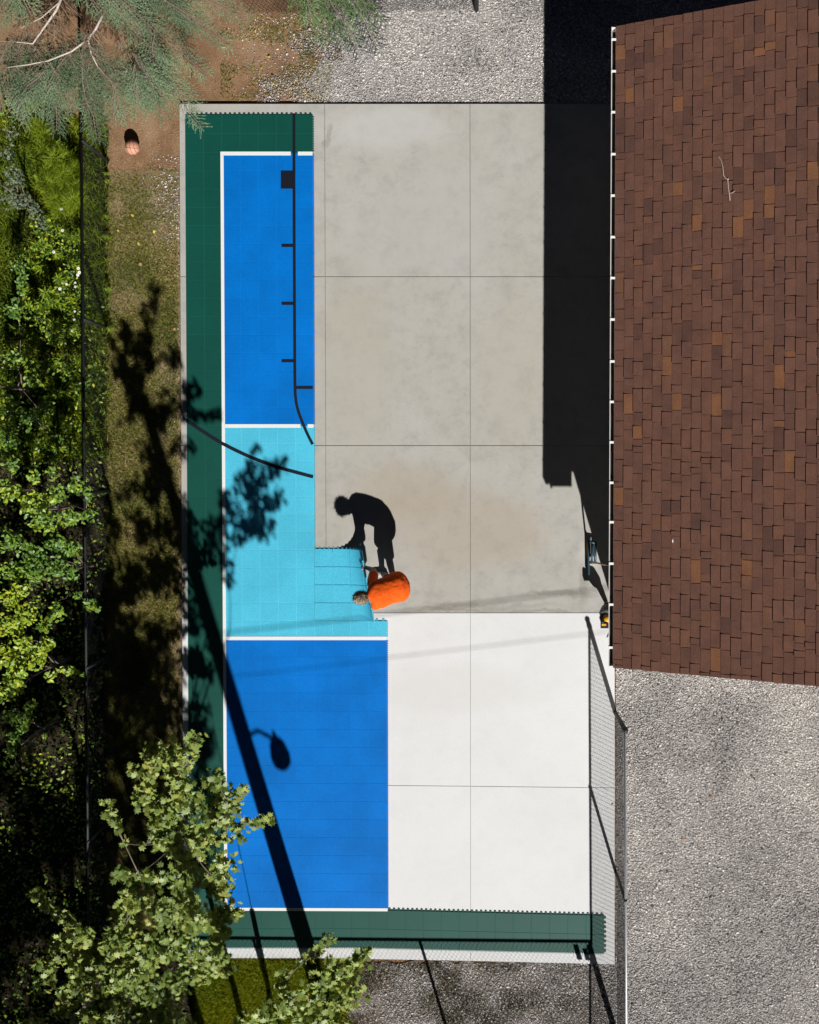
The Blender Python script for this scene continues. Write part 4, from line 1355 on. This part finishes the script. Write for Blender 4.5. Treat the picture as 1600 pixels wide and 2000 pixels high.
broad_tree('maple_tree', 'pale green maple tree reaching over the lower left corner of the court', 'tree', 'trees along the left side',
           g0(262, 1850, -0.06), 2.6, 4.3, C(A_cl) + C(under) + shade_clumps(13, 222, 312, 645, 900, 4.8, 5.2, (.15, .24)), 0.07, (.06, .112), MAPLE_V, MAPLE_F, 'maple_leaf', 'bark', per_m2=560, tilt=.6, rsd=.3)
B_cl = [(640, 1838, 4.8, .12), (615, 1862, 4.7, .09), (700, 1885, 4.8, .17), (722, 1865, 4.8, .09), (655, 1900, 4.8, .22), (610, 1925, 4.8, .2), (690, 1940, 4.7, .2), (645, 1960, 4.8, .26),
        (570, 1955, 4.7, .2), (520, 1985, 4.6, .2), (600, 1990, 4.7, .25), (470, 1995, 4.5, .13), (560, 1905, 4.6, .12), (660, 2010, 4.7, .25), (540, 2030, 4.6, .25)]
broad_tree('maple_tree', 'pale green maple branches rising below the bottom green strip', 'tree', 'trees along the left side',
           g0(478, 2015, -0.06), 3.3, 4.6, C([(x, y, h + .45, r) for x, y, h, r in B_cl]), 0.055, (.06, .11), MAPLE_V, MAPLE_F, 'maple_leaf', 'bark', per_m2=560, tilt=.6, rsd=.3)

# trees just outside the frame that shade the lower left
t1 = shade_clumps(34, 190, 352, 1290, 1900, 4.8, 7.4, (.3, .5)) + shade_clumps(6, 372, 425, 1150, 1400, 5.0, 6.5, (.12, .22)) + shade_clumps(9, 372, 420, 1400, 1690, 5.0, 7.0, (.2, .3))
t2 = shade_clumps(44, -60, 220, 1470, 1850, 4.8, 7.0, (.35, .55)) + shade_clumps(34, -60, 195, 1000, 1470, 4.8, 7.4, (.3, .5)) + shade_clumps(16, -60, 130, 1780, 2020, 4.6, 6.0, (.3, .45))
broad_tree('maple_tree', 'tall maple just outside the frame that shades the lower lawn', 'tree', 'trees along the left side',
           g0(470, 2290, -0.06), 3.0, 6.6, t1, 0.13, (.09, .13), MAPLE_V, MAPLE_F, 'maple_leaf', 'bark', per_m2=420, flat=.7, dress=False)
broad_tree('maple_tree', 'second tall maple outside the frame, left of the other', 'tree', 'trees along the left side',
           g0(260, 2330, -0.06), 3.0, 6.4, t2, 0.13, (.09, .13), MAPLE_V, MAPLE_F, 'maple_leaf', 'bark', per_m2=420, flat=.7, dress=False)

# ------------------------------------------------------------------ tall shrubs at the left edge
def shrub(label, base, cl, mat='shrub_leaf', size=(.045, .095), dens=1150, rmean=.5, V=OVAL_V, F=OVAL_F):
    broad_tree('shrub', label, 'shrub', 'shrubs at the left edge', base, .6, 1.8, C(cl), .03, size, V, F, mat, 'bark', per_m2=dens, flat=.7, tilt=.6, rmean=rmean, rsd=.22)
shrub('leafy shrub with red-brown twigs at the middle left edge', g0(150, 985, -.06),
      [(20, 905, 2.6, .12), (65, 930, 2.6, .12), (98, 918, 2.7, .07), (15, 960, 2.6, .2), (60, 985, 2.6, .22), (110, 965, 2.7, .15), (150, 945, 2.6, .14), (165, 960, 2.6, .1), (85, 1020, 2.6, .2),
       (130, 1010, 2.6, .17), (170, 1010, 2.5, .12), (185, 1003, 2.5, .06)], rmean=.55)
shrub('darker shrub with round leaves drooping towards the lawn', g0(185, 1105, -.06),
      [(20, 1060, 2.4, .2), (60, 1080, 2.4, .2), (105, 1060, 2.4, .17), (140, 1070, 2.4, .13), (100, 1110, 2.4, .2), (60, 1120, 2.4, .2), (135, 1120, 2.3, .14), (20, 1120, 2.4, .2), (150, 1160, 2.2, .08),
       (175, 1185, 2.2, .1), (190, 1190, 2.2, .07), (110, 1200, 2.3, .14), (85, 1225, 2.3, .12)], rmean=.38)
shrub('yellow-green shrub at the left edge below the round-leaved one', g0(140, 1285, -.06),
      [(15, 1170, 2.5, .18), (40, 1150, 2.5, .15), (20, 1220, 2.5, .22), (50, 1200, 2.5, .18), (15, 1280, 2.5, .22), (45, 1260, 2.5, .15), (30, 1320, 2.5, .2), (10, 1350, 2.4, .2), (70, 1290, 2.3, .16), (90, 1260, 2.3, .14),
       (100, 1320, 2.2, .1), (135, 1310, 2.2, .09), (160, 1320, 2.1, .06), (75, 1275, 2.3, .15)], rmean=.75)
shrub('small shrub with a hanging leafy tip in front of the black shade', g0(120, 1405, -.06),
      [(20, 1395, 2.3, .15), (50, 1400, 2.3, .13), (60, 1375, 2.3, .1), (30, 1440, 2.2, .12), (20, 1470, 2.2, .1), (40, 1420, 2.2, .14), (85, 1440, 2.1, .05), (15, 1510, 2.1, .06)], rmean=.5)
shrub('grey-green shrub at the left edge under the spruce', g0(70, 395, -.06),
      [(15, 300, 1.6, .12), (30, 350, 1.7, .17), (20, 385, 1.7, .2), (50, 395, 1.6, .16), (70, 415, 1.5, .14), (25, 335, 1.7, .14), (85, 440, 1.4, .12), (20, 260, 1.6, .12)], 'grey_leaf', (.035, .06), 1100)
shrub('low green shrub in the shade beside the left fence', g0(60, 760, -.06),
      [(40, 530, 1.3, .15), (20, 600, 1.3, .16), (30, 700, 1.3, .18), (60, 740, 1.2, .16), (20, 800, 1.4, .2), (50, 820, 1.3, .2), (15, 860, 1.6, .2), (90, 790, 1.0, .14), (120, 860, .9, .1)], rmean=.45, dens=1000)

# ------------------------------------------------------------------ spruces
def needle_spray(branches, shoot_len=(.11, .19), needle=.021, step=.06, per=34):
    """branches: list of polylines (Vectors). returns needle placements and the twigs"""
    pos = []; dr = []; tn_ = []; twig = MB()
    for bb in branches:
        pts, spread = bb[0], bb[1]; tone_ = bb[2] if len(bb) > 2 else .5
        pts = [Vector(p) for p in pts]
        L = sum((b - a).length for a, b in zip(pts[:-1], pts[1:]))
        twig.tube(pts, [max(.002, .012 * (1 - i / len(pts)) + .002) for i in range(len(pts))], 5, False)
        n = max(4, int(L / step)); d = 0
        seglen = [(b - a).length for a, b in zip(pts[:-1], pts[1:])]
        for i in range(n):
            t = (i + .5) / n; s = t * L; k = 0
            while k < len(seglen) - 1 and s > seglen[k]: s -= seglen[k]; k += 1
            p = pts[k].lerp(pts[k + 1], s / max(seglen[k], 1e-6)); ax = (pts[k + 1] - pts[k]).normalized()
            side = ax.cross(Vector((0, 0, 1))); side = side.normalized() if side.length > .01 else Vector((1, 0, 0))
            for sg in (-1, 1):
                wl = spread * (1.0 - .75 * t) * random.uniform(.6, 1.1)     # side branchlet
                bd = (ax * random.uniform(.55, .9) + side * sg * random.uniform(.6, .95) + Vector((0, 0, random.uniform(-.28, .12)))).normalized()
                e = p + bd * wl
                shoots = [(p.lerp(e, .55), bd, random.uniform(*shoot_len))]
                m = int(wl / .06)
                bs = bd.cross(Vector((0, 0, 1))).normalized()
                for j in range(m):
                    q = p.lerp(e, (j + .6) / m)
                    for s2 in (-1, 1):
                        if random.random() < .85:
                            shoots.append((q, (bd * .75 + bs * s2 * .65 + Vector((0, 0, random.uniform(-.2, .15)))).normalized(), random.uniform(*shoot_len) * .8))
                shoots.append((e, bd, random.uniform(*shoot_len)))
                twig.tube([p, e], [.004, .002], 3, False)
                for q, dd, ln in shoots:
                    tt = np.linspace(0.02, 1, per)
                    base = np.array(list(q))[None] + np.array(list(dd))[None] * (tt * ln)[:, None]
                    o = Vector(dd).orthogonal().normalized(); o2 = Vector(dd).cross(o)
                    ang_ = rng.uniform(0, 6.28, per)
                    rad = np.array(list(o))[None] * np.cos(ang_)[:, None] + np.array(list(o2))[None] * np.sin(ang_)[:, None]
                    tn_.append(np.full(per, tone_ + random.uniform(-.13, .13) * min(1, tone_ * 2.5))); pos.append(base); dr.append(np.array(list(dd))[None] * .75 + rad * .65)
    return np.concatenate(pos), np.concatenate(dr), np.concatenate(tn_), twig

def spruce(label, base, top_h, branches, mat, needle=.017, width=.0062, dead=(), **kw):
    t = empty('spruce_tree', base, label, 'tree', 'spruces at the top edge')
    tr = MB(); tr.tube([base, Vector((base.x, base.y, top_h * .5)), Vector((base.x, base.y, top_h))], [.14, .09, .02], 10)
    tr_o = tr.build('trunk', 'bark', t, True)
    pos, dr, tn_, tw = needle_spray(branches, **kw)
    n = len(pos)
    R = rot_axis(dr, rng.uniform(0, 6.28, n))
    sc = np.stack([np.full(n, width) * rng.uniform(.8, 1.3, n), needle * rng.uniform(.8, 1.3, n), np.ones(n)], 1)
    tone = tn_ + .8 * (vnoise(pos[:, 0] + 20, pos[:, 1] + 20, 3.0) - .5) * np.minimum(1, tn_ * 2)
    me = scatter_mesh('crown', BLADE_V, BLADE_F, pos, R, sc, np.clip(rng.normal(tone, .13 * np.minimum(1, tn_ * 2.5)), 0, 1))
    c = link_obj('crown', me, mat, t); c['kind'] = 'stuff'
    bo = tw.build('branches', 'bark', tr_o)
    for pts, r0, r1 in dead:
        MB().tube(pts, [r0 + (r1 - r0) * i / (len(pts) - 1) for i in range(len(pts))], 7).build('bare_branch', 'twig_pale', tr_o, True)
    if dead:
        dm_ = MB()
        for pts, r0, r1 in dead:
            for i in range(len(pts) - 1):
                for _ in range(9):
                    a = pts[i].lerp(pts[i + 1], random.random())
                    e = a + Vector((random.uniform(-.3, .3), random.uniform(-.35, .1), random.uniform(-.25, .1)))
                    m_ = a.lerp(e, .5) + Vector((random.uniform(-.05, .05), random.uniform(-.05, .05), 0))
                    dm_.tube([a, m_, e], [.004, .003, .0015], 3, False)
                    for _ in range(2):
                        dm_.tube([m_, m_ + Vector((random.uniform(-.14, .14), random.uniform(-.14, .1), random.uniform(-.05, .05)))], [.0025, .0012], 3, False)
        d_o = dm_.build('dead_twigs', 'dead_mix', tr_o); d_o['kind'] = 'stuff'
    return t
mat_plain('dead_mix', (0.22, 0.165, 0.11), 0.85, 0.3, 14)

sp_base = g0(205, -40, -.06)
def sp_branch(x0, y0, h0, x1, y1, h1, sag=.12, n=5):
    a = G(x0, y0, h0); b = G(x1, y1, h1)
    return [a.lerp(b, t) + Vector((random.uniform(-.03, .03), random.uniform(-.03, .03), sag * math.sin(math.pi * t))) for t in np.linspace(0, 1, n)]
br1 = []
for (x0, y0, h0, x1, y1, h1, w) in [
    (190, -40, 2.9, 300, 60, 2.4, .34), (230, -50, 3.1, 400, 50, 2.5, .36), (260, -60, 3.0, 480, 40, 2.3, .30), (200, -20, 2.5, 330, 130, 1.9, .34), (260, 20, 2.3, 405, 150, 1.6, .30),
    (250, 60, 2.1, 385, 205, 1.4, .28), (290, 110, 1.9, 398, 252, 1.2, .20), (230, 80, 2.2, 320, 230, 1.4, .30), (190, 100, 2.2, 250, 235, 1.5, .32), (160, 120, 2.2, 190, 270, 1.5, .32),
    (120, 100, 2.3, 110, 255, 1.6, .34), (70, 90, 2.4, 40, 230, 1.7, .36), (20, 80, 2.5, -20, 200, 1.9, .36), (60, -30, 2.9, -20, 50, 2.5, .40), (30, -40, 3.0, 60, 30, 2.7, .3),
    (120, 150, 2.1, 150, 215, 1.7, .3), (30, 130, 2.3, 90, 220, 1.6, .32), (330, 10, 2.4, 450, 90, 1.6, .22), (150, -50, 3.1, 200, 20, 2.8, .3), (220, 130, 2.1, 290, 190, 1.7, .28), (0, 160, 2.2, 50, 200, 1.8, .3)]:
    br1.append((sp_branch(x0, y0, h0, x1, y1, h1), w))
extra = []
for _ in range(30):
    x1 = random.uniform(-20, 400); y1 = random.choice((random.uniform(150, 235), random.uniform(150, 235), random.uniform(20, 60)))
    if y1 < 100 and 20 < x1 < 210: y1 = random.uniform(150, 240)
    if x1 > 330 and y1 > 180: x1 -= 80
    hh_ = random.uniform(1.5, 2.1)
    extra.append(((x1 * .75 + 50 + random.uniform(-30, 30), y1 - random.uniform(70, 110), hh_ + .5, x1, y1, hh_), random.uniform(.22, .34)))
dead1 = [([G(122, -10, 2.9), G(110, 20, 2.85), G(85, 55, 2.75), G(64, 85, 2.7)], .022, .010), ([G(200, 30, 2.8), G(185, 60, 2.75), G(172, 76, 2.7), G(140, 100, 2.65), G(95, 118, 2.6), G(55, 126, 2.55), G(10, 132, 2.5)], .020, .007),
         ([G(172, 76, 2.7), G(178, 105, 2.5), G(190, 128, 2.3), G(210, 152, 2.1)], .012, .005), ([G(64, 85, 2.7), G(35, 82, 2.7), G(0, 80, 2.7)], .010, .005), ([G(115, 5, 2.9), G(80, 35, 2.8), G(40, 55, 2.8)], .010, .005)]
br1 += [(sp_branch(p[0][0], p[0][1], p[0][2], p[0][3], p[0][4], p[0][5]), p[1]) for p in extra]
spruce('grey-green spruce with bare pale branches at the top left', sp_base, 7.5, br1, 'spruce_needle', dead=dead1)
br2 = [(sp_branch(640, -60, 2.2, 705, 20, 1.8), .26), (sp_branch(620, -50, 2.2, 690, 78, 1.6), .24), (sp_branch(600, -40, 2.0, 640, 78, 1.5), .24), (sp_branch(600, -30, 2.2, 610, 40, 1.8), .22),
       (sp_branch(660, -60, 1.9, 738, 50, 1.2), .18), (sp_branch(650, -10, 1.2, 702, 100, .8), .18, .02), (sp_branch(690, 0, 1.2, 740, 88, .8), .16, .02), (sp_branch(700, -20, 1.2, 748, 42, .8), .15, .02), (sp_branch(560, -40, 1.8, 585, 5, 1.6), .2), (sp_branch(640, 10, 1.1, 672, 92, .7), .14, .03)]  # lowest tones put shade into the needle colour of the low sprigs
spruce('fresh green spruce branch hanging over the pale gravel at the top', g0(655, -10, -.06), 5.5, br2, 'spruce_fresh_shaded', needle=.022, width=.008, shoot_len=(.14, .22), step=.075)

# ------------------------------------------------------------------ grass
def grass(name, label, n, x0, x1, y0, y1, z, keep, hgt, wid, mat, lean=.8, tone=.5, sd=.22):
    px = rng.uniform(x0, x1, n); py = rng.uniform(y0, y1, n)
    k = keep(px, py) > rng.random(n); px, py = px[k], py[k]; n = len(px)
    Pn = np.stack([(px - NX) / PPM, (NY - py) / PPM, np.full(n, z)], 1)
    d = np.stack([rng.normal(0, lean, n), rng.normal(0, lean, n), np.ones(n)], 1)
    R = rot_axis(d, rng.uniform(0, 6.28, n))
    hh = rng.uniform(*hgt, n)
    sc = np.stack([np.full(n, wid) * rng.uniform(.7, 1.4, n), hh, np.ones(n)], 1)
    tn = tone + .7 * (vnoise(Pn[:, 0] + 15, Pn[:, 1] + 15, 1.6) - .5)
    me = scatter_mesh(name, BLADE_V, BLADE_F, Pn, R, sc, np.clip(rng.normal(tn, sd, n), 0, 1))
    return tag(link_obj(name, me, mat), label, 'grass', kind='stuff')
def lawn_keep(x, y):
    e = np.clip((y - 315) / 120, 0, 1) * np.clip((352 - x) / 14, 0.1, 1)
    patch = np.clip(1.15 - np.exp(-(((x - 325) / 45.0) ** 2 + ((y - 395) / 85.0) ** 2)) * 1.0, 0, 1)
    return e * patch * np.clip(.2 + 1.3 * vnoise(x, y, .022), 0, 1)
grass('grass', 'short dry yellow-green grass of the lawn strip beside the court', 150000, 205, 356, 300, 1880, -.055, lawn_keep, (.04, .085), .009, 'grass', 1.1, .40)
grass('grass', 'sparse dry grass on bare soil near the basketball', 16000, 208, 420, 120, 330, -.06, lambda x, y: .35 * vnoise(x, y, .03) + 0 * x, (.02, .05), .005, 'grass', 1.2, .75)
grass('grass', 'yellow-green tufts on stony soil above the court', 11000, 430, 650, 20, 195, -.05, lambda x, y: np.clip(vnoise(x, y, .03) * 1.8 - .6, 0, 1), (.03, .07), .009, 'grass', 1.1, .5)
grass('undergrowth', 'tall green undergrowth beyond the left fence', 30000, -60, 210, 230, 900, -.05, lambda x, y: np.clip((212 - x) / 12, 0, 1) * np.clip(.35 + vnoise(x, y, .02), 0, 1), (.10, .35), .012, 'grass_green', .8, .6)
grass('undergrowth', 'bright green grass and moss below the bottom edge of the court', 46000, 380, 720, 1876, 2060, -.05,
      lambda x, y: np.clip((690 - x + 50 * (vnoise(x, y, .03) - .5)) / 70, 0, 1), (.05, .16), .011, 'grass_green', .9, .9)
grass('weeds', 'sparse weeds growing in the gravel under the court', 60000, 680, 1200, 1884, 2050, -.045, lambda x, y: np.clip(1.9 * vnoise(x, y, .025) - .5, 0, 1) * np.clip((1200 - x) / 300, .12, 1), (.02, .07), .008, 'weed_dry', 1.0, .45)
grass('weeds', 'few weeds growing in the right gravel', 3000, 1210, 1620, 1500, 2040, -.05, lambda x, y: np.clip(2.6 * vnoise(x, y, .018) - 1.9, 0, 1), (.015, .04), .006, 'grass', 1.0, .3)

def litter(name, label, n, x0, x1, y0, y1, V, F, size, mat, z):
    px = rng.uniform(x0, x1, n); py = rng.uniform(y0, y1, n)
    k = (px < 208) | (py > 1890); px, py = px[k], py[k]; n = len(px)
    Pn = np.stack([(px - NX) / PPM, (NY - py) / PPM, rng.uniform(z[0], z[1], n)], 1)
    nr = np.stack([rng.normal(0, .5, n), rng.normal(0, .5, n), np.ones(n)], 1)
    me = scatter_mesh(name, V, F, Pn, rot_from(nr, rng.uniform(0, 6.28, n)), rng.uniform(*size, n), rng.random(n))
    return tag(link_obj(name, me, mat), label, 'ground cover', kind='stuff')
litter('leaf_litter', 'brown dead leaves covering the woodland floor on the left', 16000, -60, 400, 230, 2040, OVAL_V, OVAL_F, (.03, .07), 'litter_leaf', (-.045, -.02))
litter('ground_cover', 'low ivy-like leaves on the woodland floor on the left', 9000, -60, 300, 600, 2040, OVAL_V, OVAL_F, (.04, .08), 'shrub_leaf', (.0, .25))

# ------------------------------------------------------------------ weeds beyond the left fence
def copy_tree(o, parent=None):
    c = o.copy(); COL.objects.link(c)
    if parent is not None: c.parent = parent
    for ch in [x for x in o.children]:
        copy_tree(ch, c)
    return c
def proto(name, label, cat, group, kind):
    e = empty(name, (0, 0, 0), label, cat, group)
    hgt = .7
    MB().tube([(0, 0, 0), (.02, .01, hgt * .5), (.03, .02, hgt)], [.008, .006, .003], 5).build('stem', 'weed_stem', e, True)
    if kind == 'whorl':
        n = 70; t = rng.random(n) ** .6; a = np.arange(n) * 2.4
        pos = np.stack([.03 * t, .02 * t, hgt * t], 1)
        d = np.stack([np.cos(a), np.sin(a), rng.uniform(-.15, .55, n)], 1)
        s = np.stack([np.ones(n) * .19, .10 + .09 * (1 - t), np.ones(n) * .15], 1)
        me = scatter_mesh('leaves', LANCE_V, LANCE_F, pos, rot_axis(d, rng.normal(0, .3, n)), s, rng.random(n))
    elif kind == 'feather':
        n = 900; t = rng.random(n) ** .6; a = rng.uniform(0, 6.28, n); rr = rng.random(n) ** .7 * .24 * (1.05 - .6 * t)
        pos = np.stack([np.cos(a) * rr, np.sin(a) * rr, hgt * t + .03], 1)
        d = np.stack([np.cos(a) + rng.normal(0, .4, n), np.sin(a) + rng.normal(0, .4, n), rng.uniform(.0, .9, n)], 1)
        s = np.stack([np.full(n, .006), rng.uniform(.05, .11, n), np.ones(n)], 1)
        me = scatter_mesh('leaves', BLADE_V, BLADE_F, pos, rot_axis(d, rng.uniform(0, 6, n)), s, rng.random(n))
    else:
        n = 90; t = rng.random(n) ** .5; a = rng.uniform(0, 6.28, n); rr = rng.random(n) ** .6 * .2
        pos = np.stack([np.cos(a) * rr, np.sin(a) * rr, hgt * (.5 + .5 * t)], 1)
        nr = np.stack([rng.normal(0, .5, n), rng.normal(0, .5, n), np.ones(n)], 1)
        me = scatter_mesh('leaves', OVAL_V, OVAL_F, pos, rot_from(nr, rng.uniform(0, 6.28, n)), rng.uniform(.035, .07, n), rng.random(n))
    o = link_obj('leaves', me, {'whorl': 'weed_leaf', 'feather': 'feather_leaf', 'broad': 'shrub_leaf'}[kind], e); o['kind'] = 'stuff'
    return e
mat_plain('weed_stem', (0.10, 0.14, 0.03), 0.7, 0.2, 20)
def plant_set(name, label, cat, group, kind, spots):
    pr_ = proto(name, label, cat, group, kind)
    for i, (x, y, s) in enumerate(spots):
        o = pr_ if i == 0 else copy_tree(pr_)
        q = G(x, y, .55 * s); o.location = (q.x, q.y, -.055)
        o.rotation_euler = (random.uniform(-.12, .12), random.uniform(-.12, .12), random.uniform(0, 6.28)); o.scale = (s, s, s * random.uniform(.8, 1.1))
plant_set('feathery_plant', 'soft bright green feathery plant beyond the left fence below the spruce', 'plant', 'feathery plants below the spruce', 'feather',
          [(112, 300, 1.2), (88, 262, 1.1), (126, 345, 1.2), (136, 385, 1.1), (68, 242, 1.0), (104, 368, 1.2), (142, 330, .9), (52, 275, 1.0), (118, 415, .9), (96, 330, 1.2), (145, 362, .9), (75, 300, 1.1), (112, 392, 1.0), (62, 215, 1.0)])
plant_set('leafy_weed', 'yellow-green weed with whorls of narrow leaves beyond the left fence', 'plant', 'narrow-leaved weeds beyond the left fence', 'whorl',
          [(110, 286, 1.0), (104, 322, .9), (46, 268, .9), (136, 300, .7), (150, 318, .6), (68, 336, .8), (110, 545, 1.1), (88, 562, 1.2), (132, 592, .9), (60, 585, 1.1), (100, 625, 1.0), (76, 522, 1.0), (142, 470, .8),
           (122, 452, .9), (96, 432, .9), (130, 640, .8), (40, 562, 1.0), (55, 655, 1.0), (90, 702, 1.0), (110, 762, .9), (62, 802, 1.0), (122, 822, .8), (46, 862, 1.0), (100, 872, .9), (150, 450, .6), (112, 500, 1.0),
           (140, 520, .8), (70, 470, .9), (30, 640, 1.0), (70, 740, .9), (140, 700, .7), (205, 560, .4), (212, 640, .4), (208, 460, .35), (207, 420, .3), (206, 350, .35), (204, 335, .3), (110, 590, 1.0), (85, 600, 1.0)])
plant_set('broadleaf_weed', 'bushy weed with small oval leaves beside the left fence', 'plant', 'oval-leaved weeds beside the left fence', 'broad',
          [(95, 455, 1.0), (125, 478, .8), (150, 505, .7), (70, 440, 1.0), (115, 565, .9), (145, 570, .7), (140, 610, .8), (105, 660, .9), (75, 630, 1.0), (45, 600, 1.0), (130, 530, .9), (150, 640, .6), (85, 485, 1.0),
           (35, 500, 1.0), (120, 720, .8), (50, 700, 1.0), (95, 650, .9), (30, 240, .9), (20, 225, 1.0)])
# white daisies
d0 = empty('daisy', (0, 0, 0), 'small white daisy beside the left fence', 'flower', 'white daisies beside the left fence')
MB().tube([(0, 0, -.5), (0, 0, 0)], .004, 5).build('stem', 'weed_stem', d0)
pm = MB()
for i in range(12):
    a = i * math.pi / 6; ca, sa = math.cos(a), math.sin(a)
    w = .008
    pm.v += [(ca * .008, sa * .008, .002), (ca * .022 - sa * w, sa * .022 + ca * w, .004), (ca * .040, sa * .040, 0), (ca * .022 + sa * w, sa * .022 - ca * w, .004)]
    b = len(pm.v) - 4; pm.f.append((b, b + 3, b + 2, b + 1))
pm.build('petals', 'petal', d0)
MB().ball((0, 0, .004), (.011, .011, .006), 8, 5).build('flower_eye', 'flower_eye', d0, True)
for i, (x, y) in enumerate([(120, 408), (153, 524), (147, 552), (152, 537), (147, 560), (117, 564), (146, 608), (145, 624), (161, 628), (141, 646), (122, 450), (105, 492), (155, 532), (130, 555)]):
    o = d0 if i == 0 else copy_tree(d0)
    q = G(x, y, .62); o.location = (q.x, q.y, .62); o.rotation_euler = (random.uniform(-.3, .3), random.uniform(-.3, .3), random.uniform(0, 6))
    sc = random.uniform(.5, .8); o.scale = (sc, sc, 1.1)
# fallen leaves on soil, lawn and gravel
def fallen(name, group, mat, spots):
    for i, (x, y, label) in enumerate(spots):
        n = 1; p = g0(x, y, .008 if x == 1196 else -.02)
        nr = np.array([[random.uniform(-.35, .35), random.uniform(-.35, .35), 1.0]])
        me = scatter_mesh(name, MAPLE_V if i % 2 else OVAL_V, MAPLE_F if i % 2 else OVAL_F, np.array([list(p)]), rot_from(nr, np.array([random.uniform(0, 6)])), np.array([random.uniform(.045, .075)]), [random.random()])
        tag(link_obj(name, me, mat), label, 'leaf', group)
fallen('fallen_leaf', 'yellow leaves on the ground', 'yellow_leaf', [
    (436, 91, 'yellow leaf on brown soil right of the spruce'), (270, 476, 'lowest yellow leaf on the lawn strip'), (525, 110, 'yellow leaf on stony soil left of the gravel'),
    (510, 132, 'yellow leaf on stony soil closest to the court'), (498, 60, 'yellow leaf on stony soil near the top edge'), (563, 12, 'yellow leaf beside the fresh green spruce branch'),
    (258, 420, 'yellow leaf on the lawn, highest of them'), (230, 450, 'yellow leaf on the lawn beside the fence'), (300, 452, 'yellow leaf on the lawn nearest the court')])
fallen('fallen_leaf', 'brown leaves on the ground', 'dead_leaf', [
    (1396, 1468, 'orange-brown leaf on the right gravel, closest to the roof'), (1389, 1558, 'brown leaf in the middle of the right gravel'), (1364, 1655, 'lowest brown leaf on the right gravel'),
    (1334, 1642, 'brown leaf on the right gravel left of the lowest one'), (1196, 1570, 'brown leaf on white concrete under the right fence'), (274, 515, 'brown leaf on the lawn, right of a pair'),
    (258, 512, 'brown leaf on the lawn, left of a pair'), (340, 642, 'brown leaf on the lawn touching the slab edge'), (285, 600, 'pinkish brown leaf at the lawn shadow'), (318, 1262, 'brown leaf on the shaded lower lawn')])
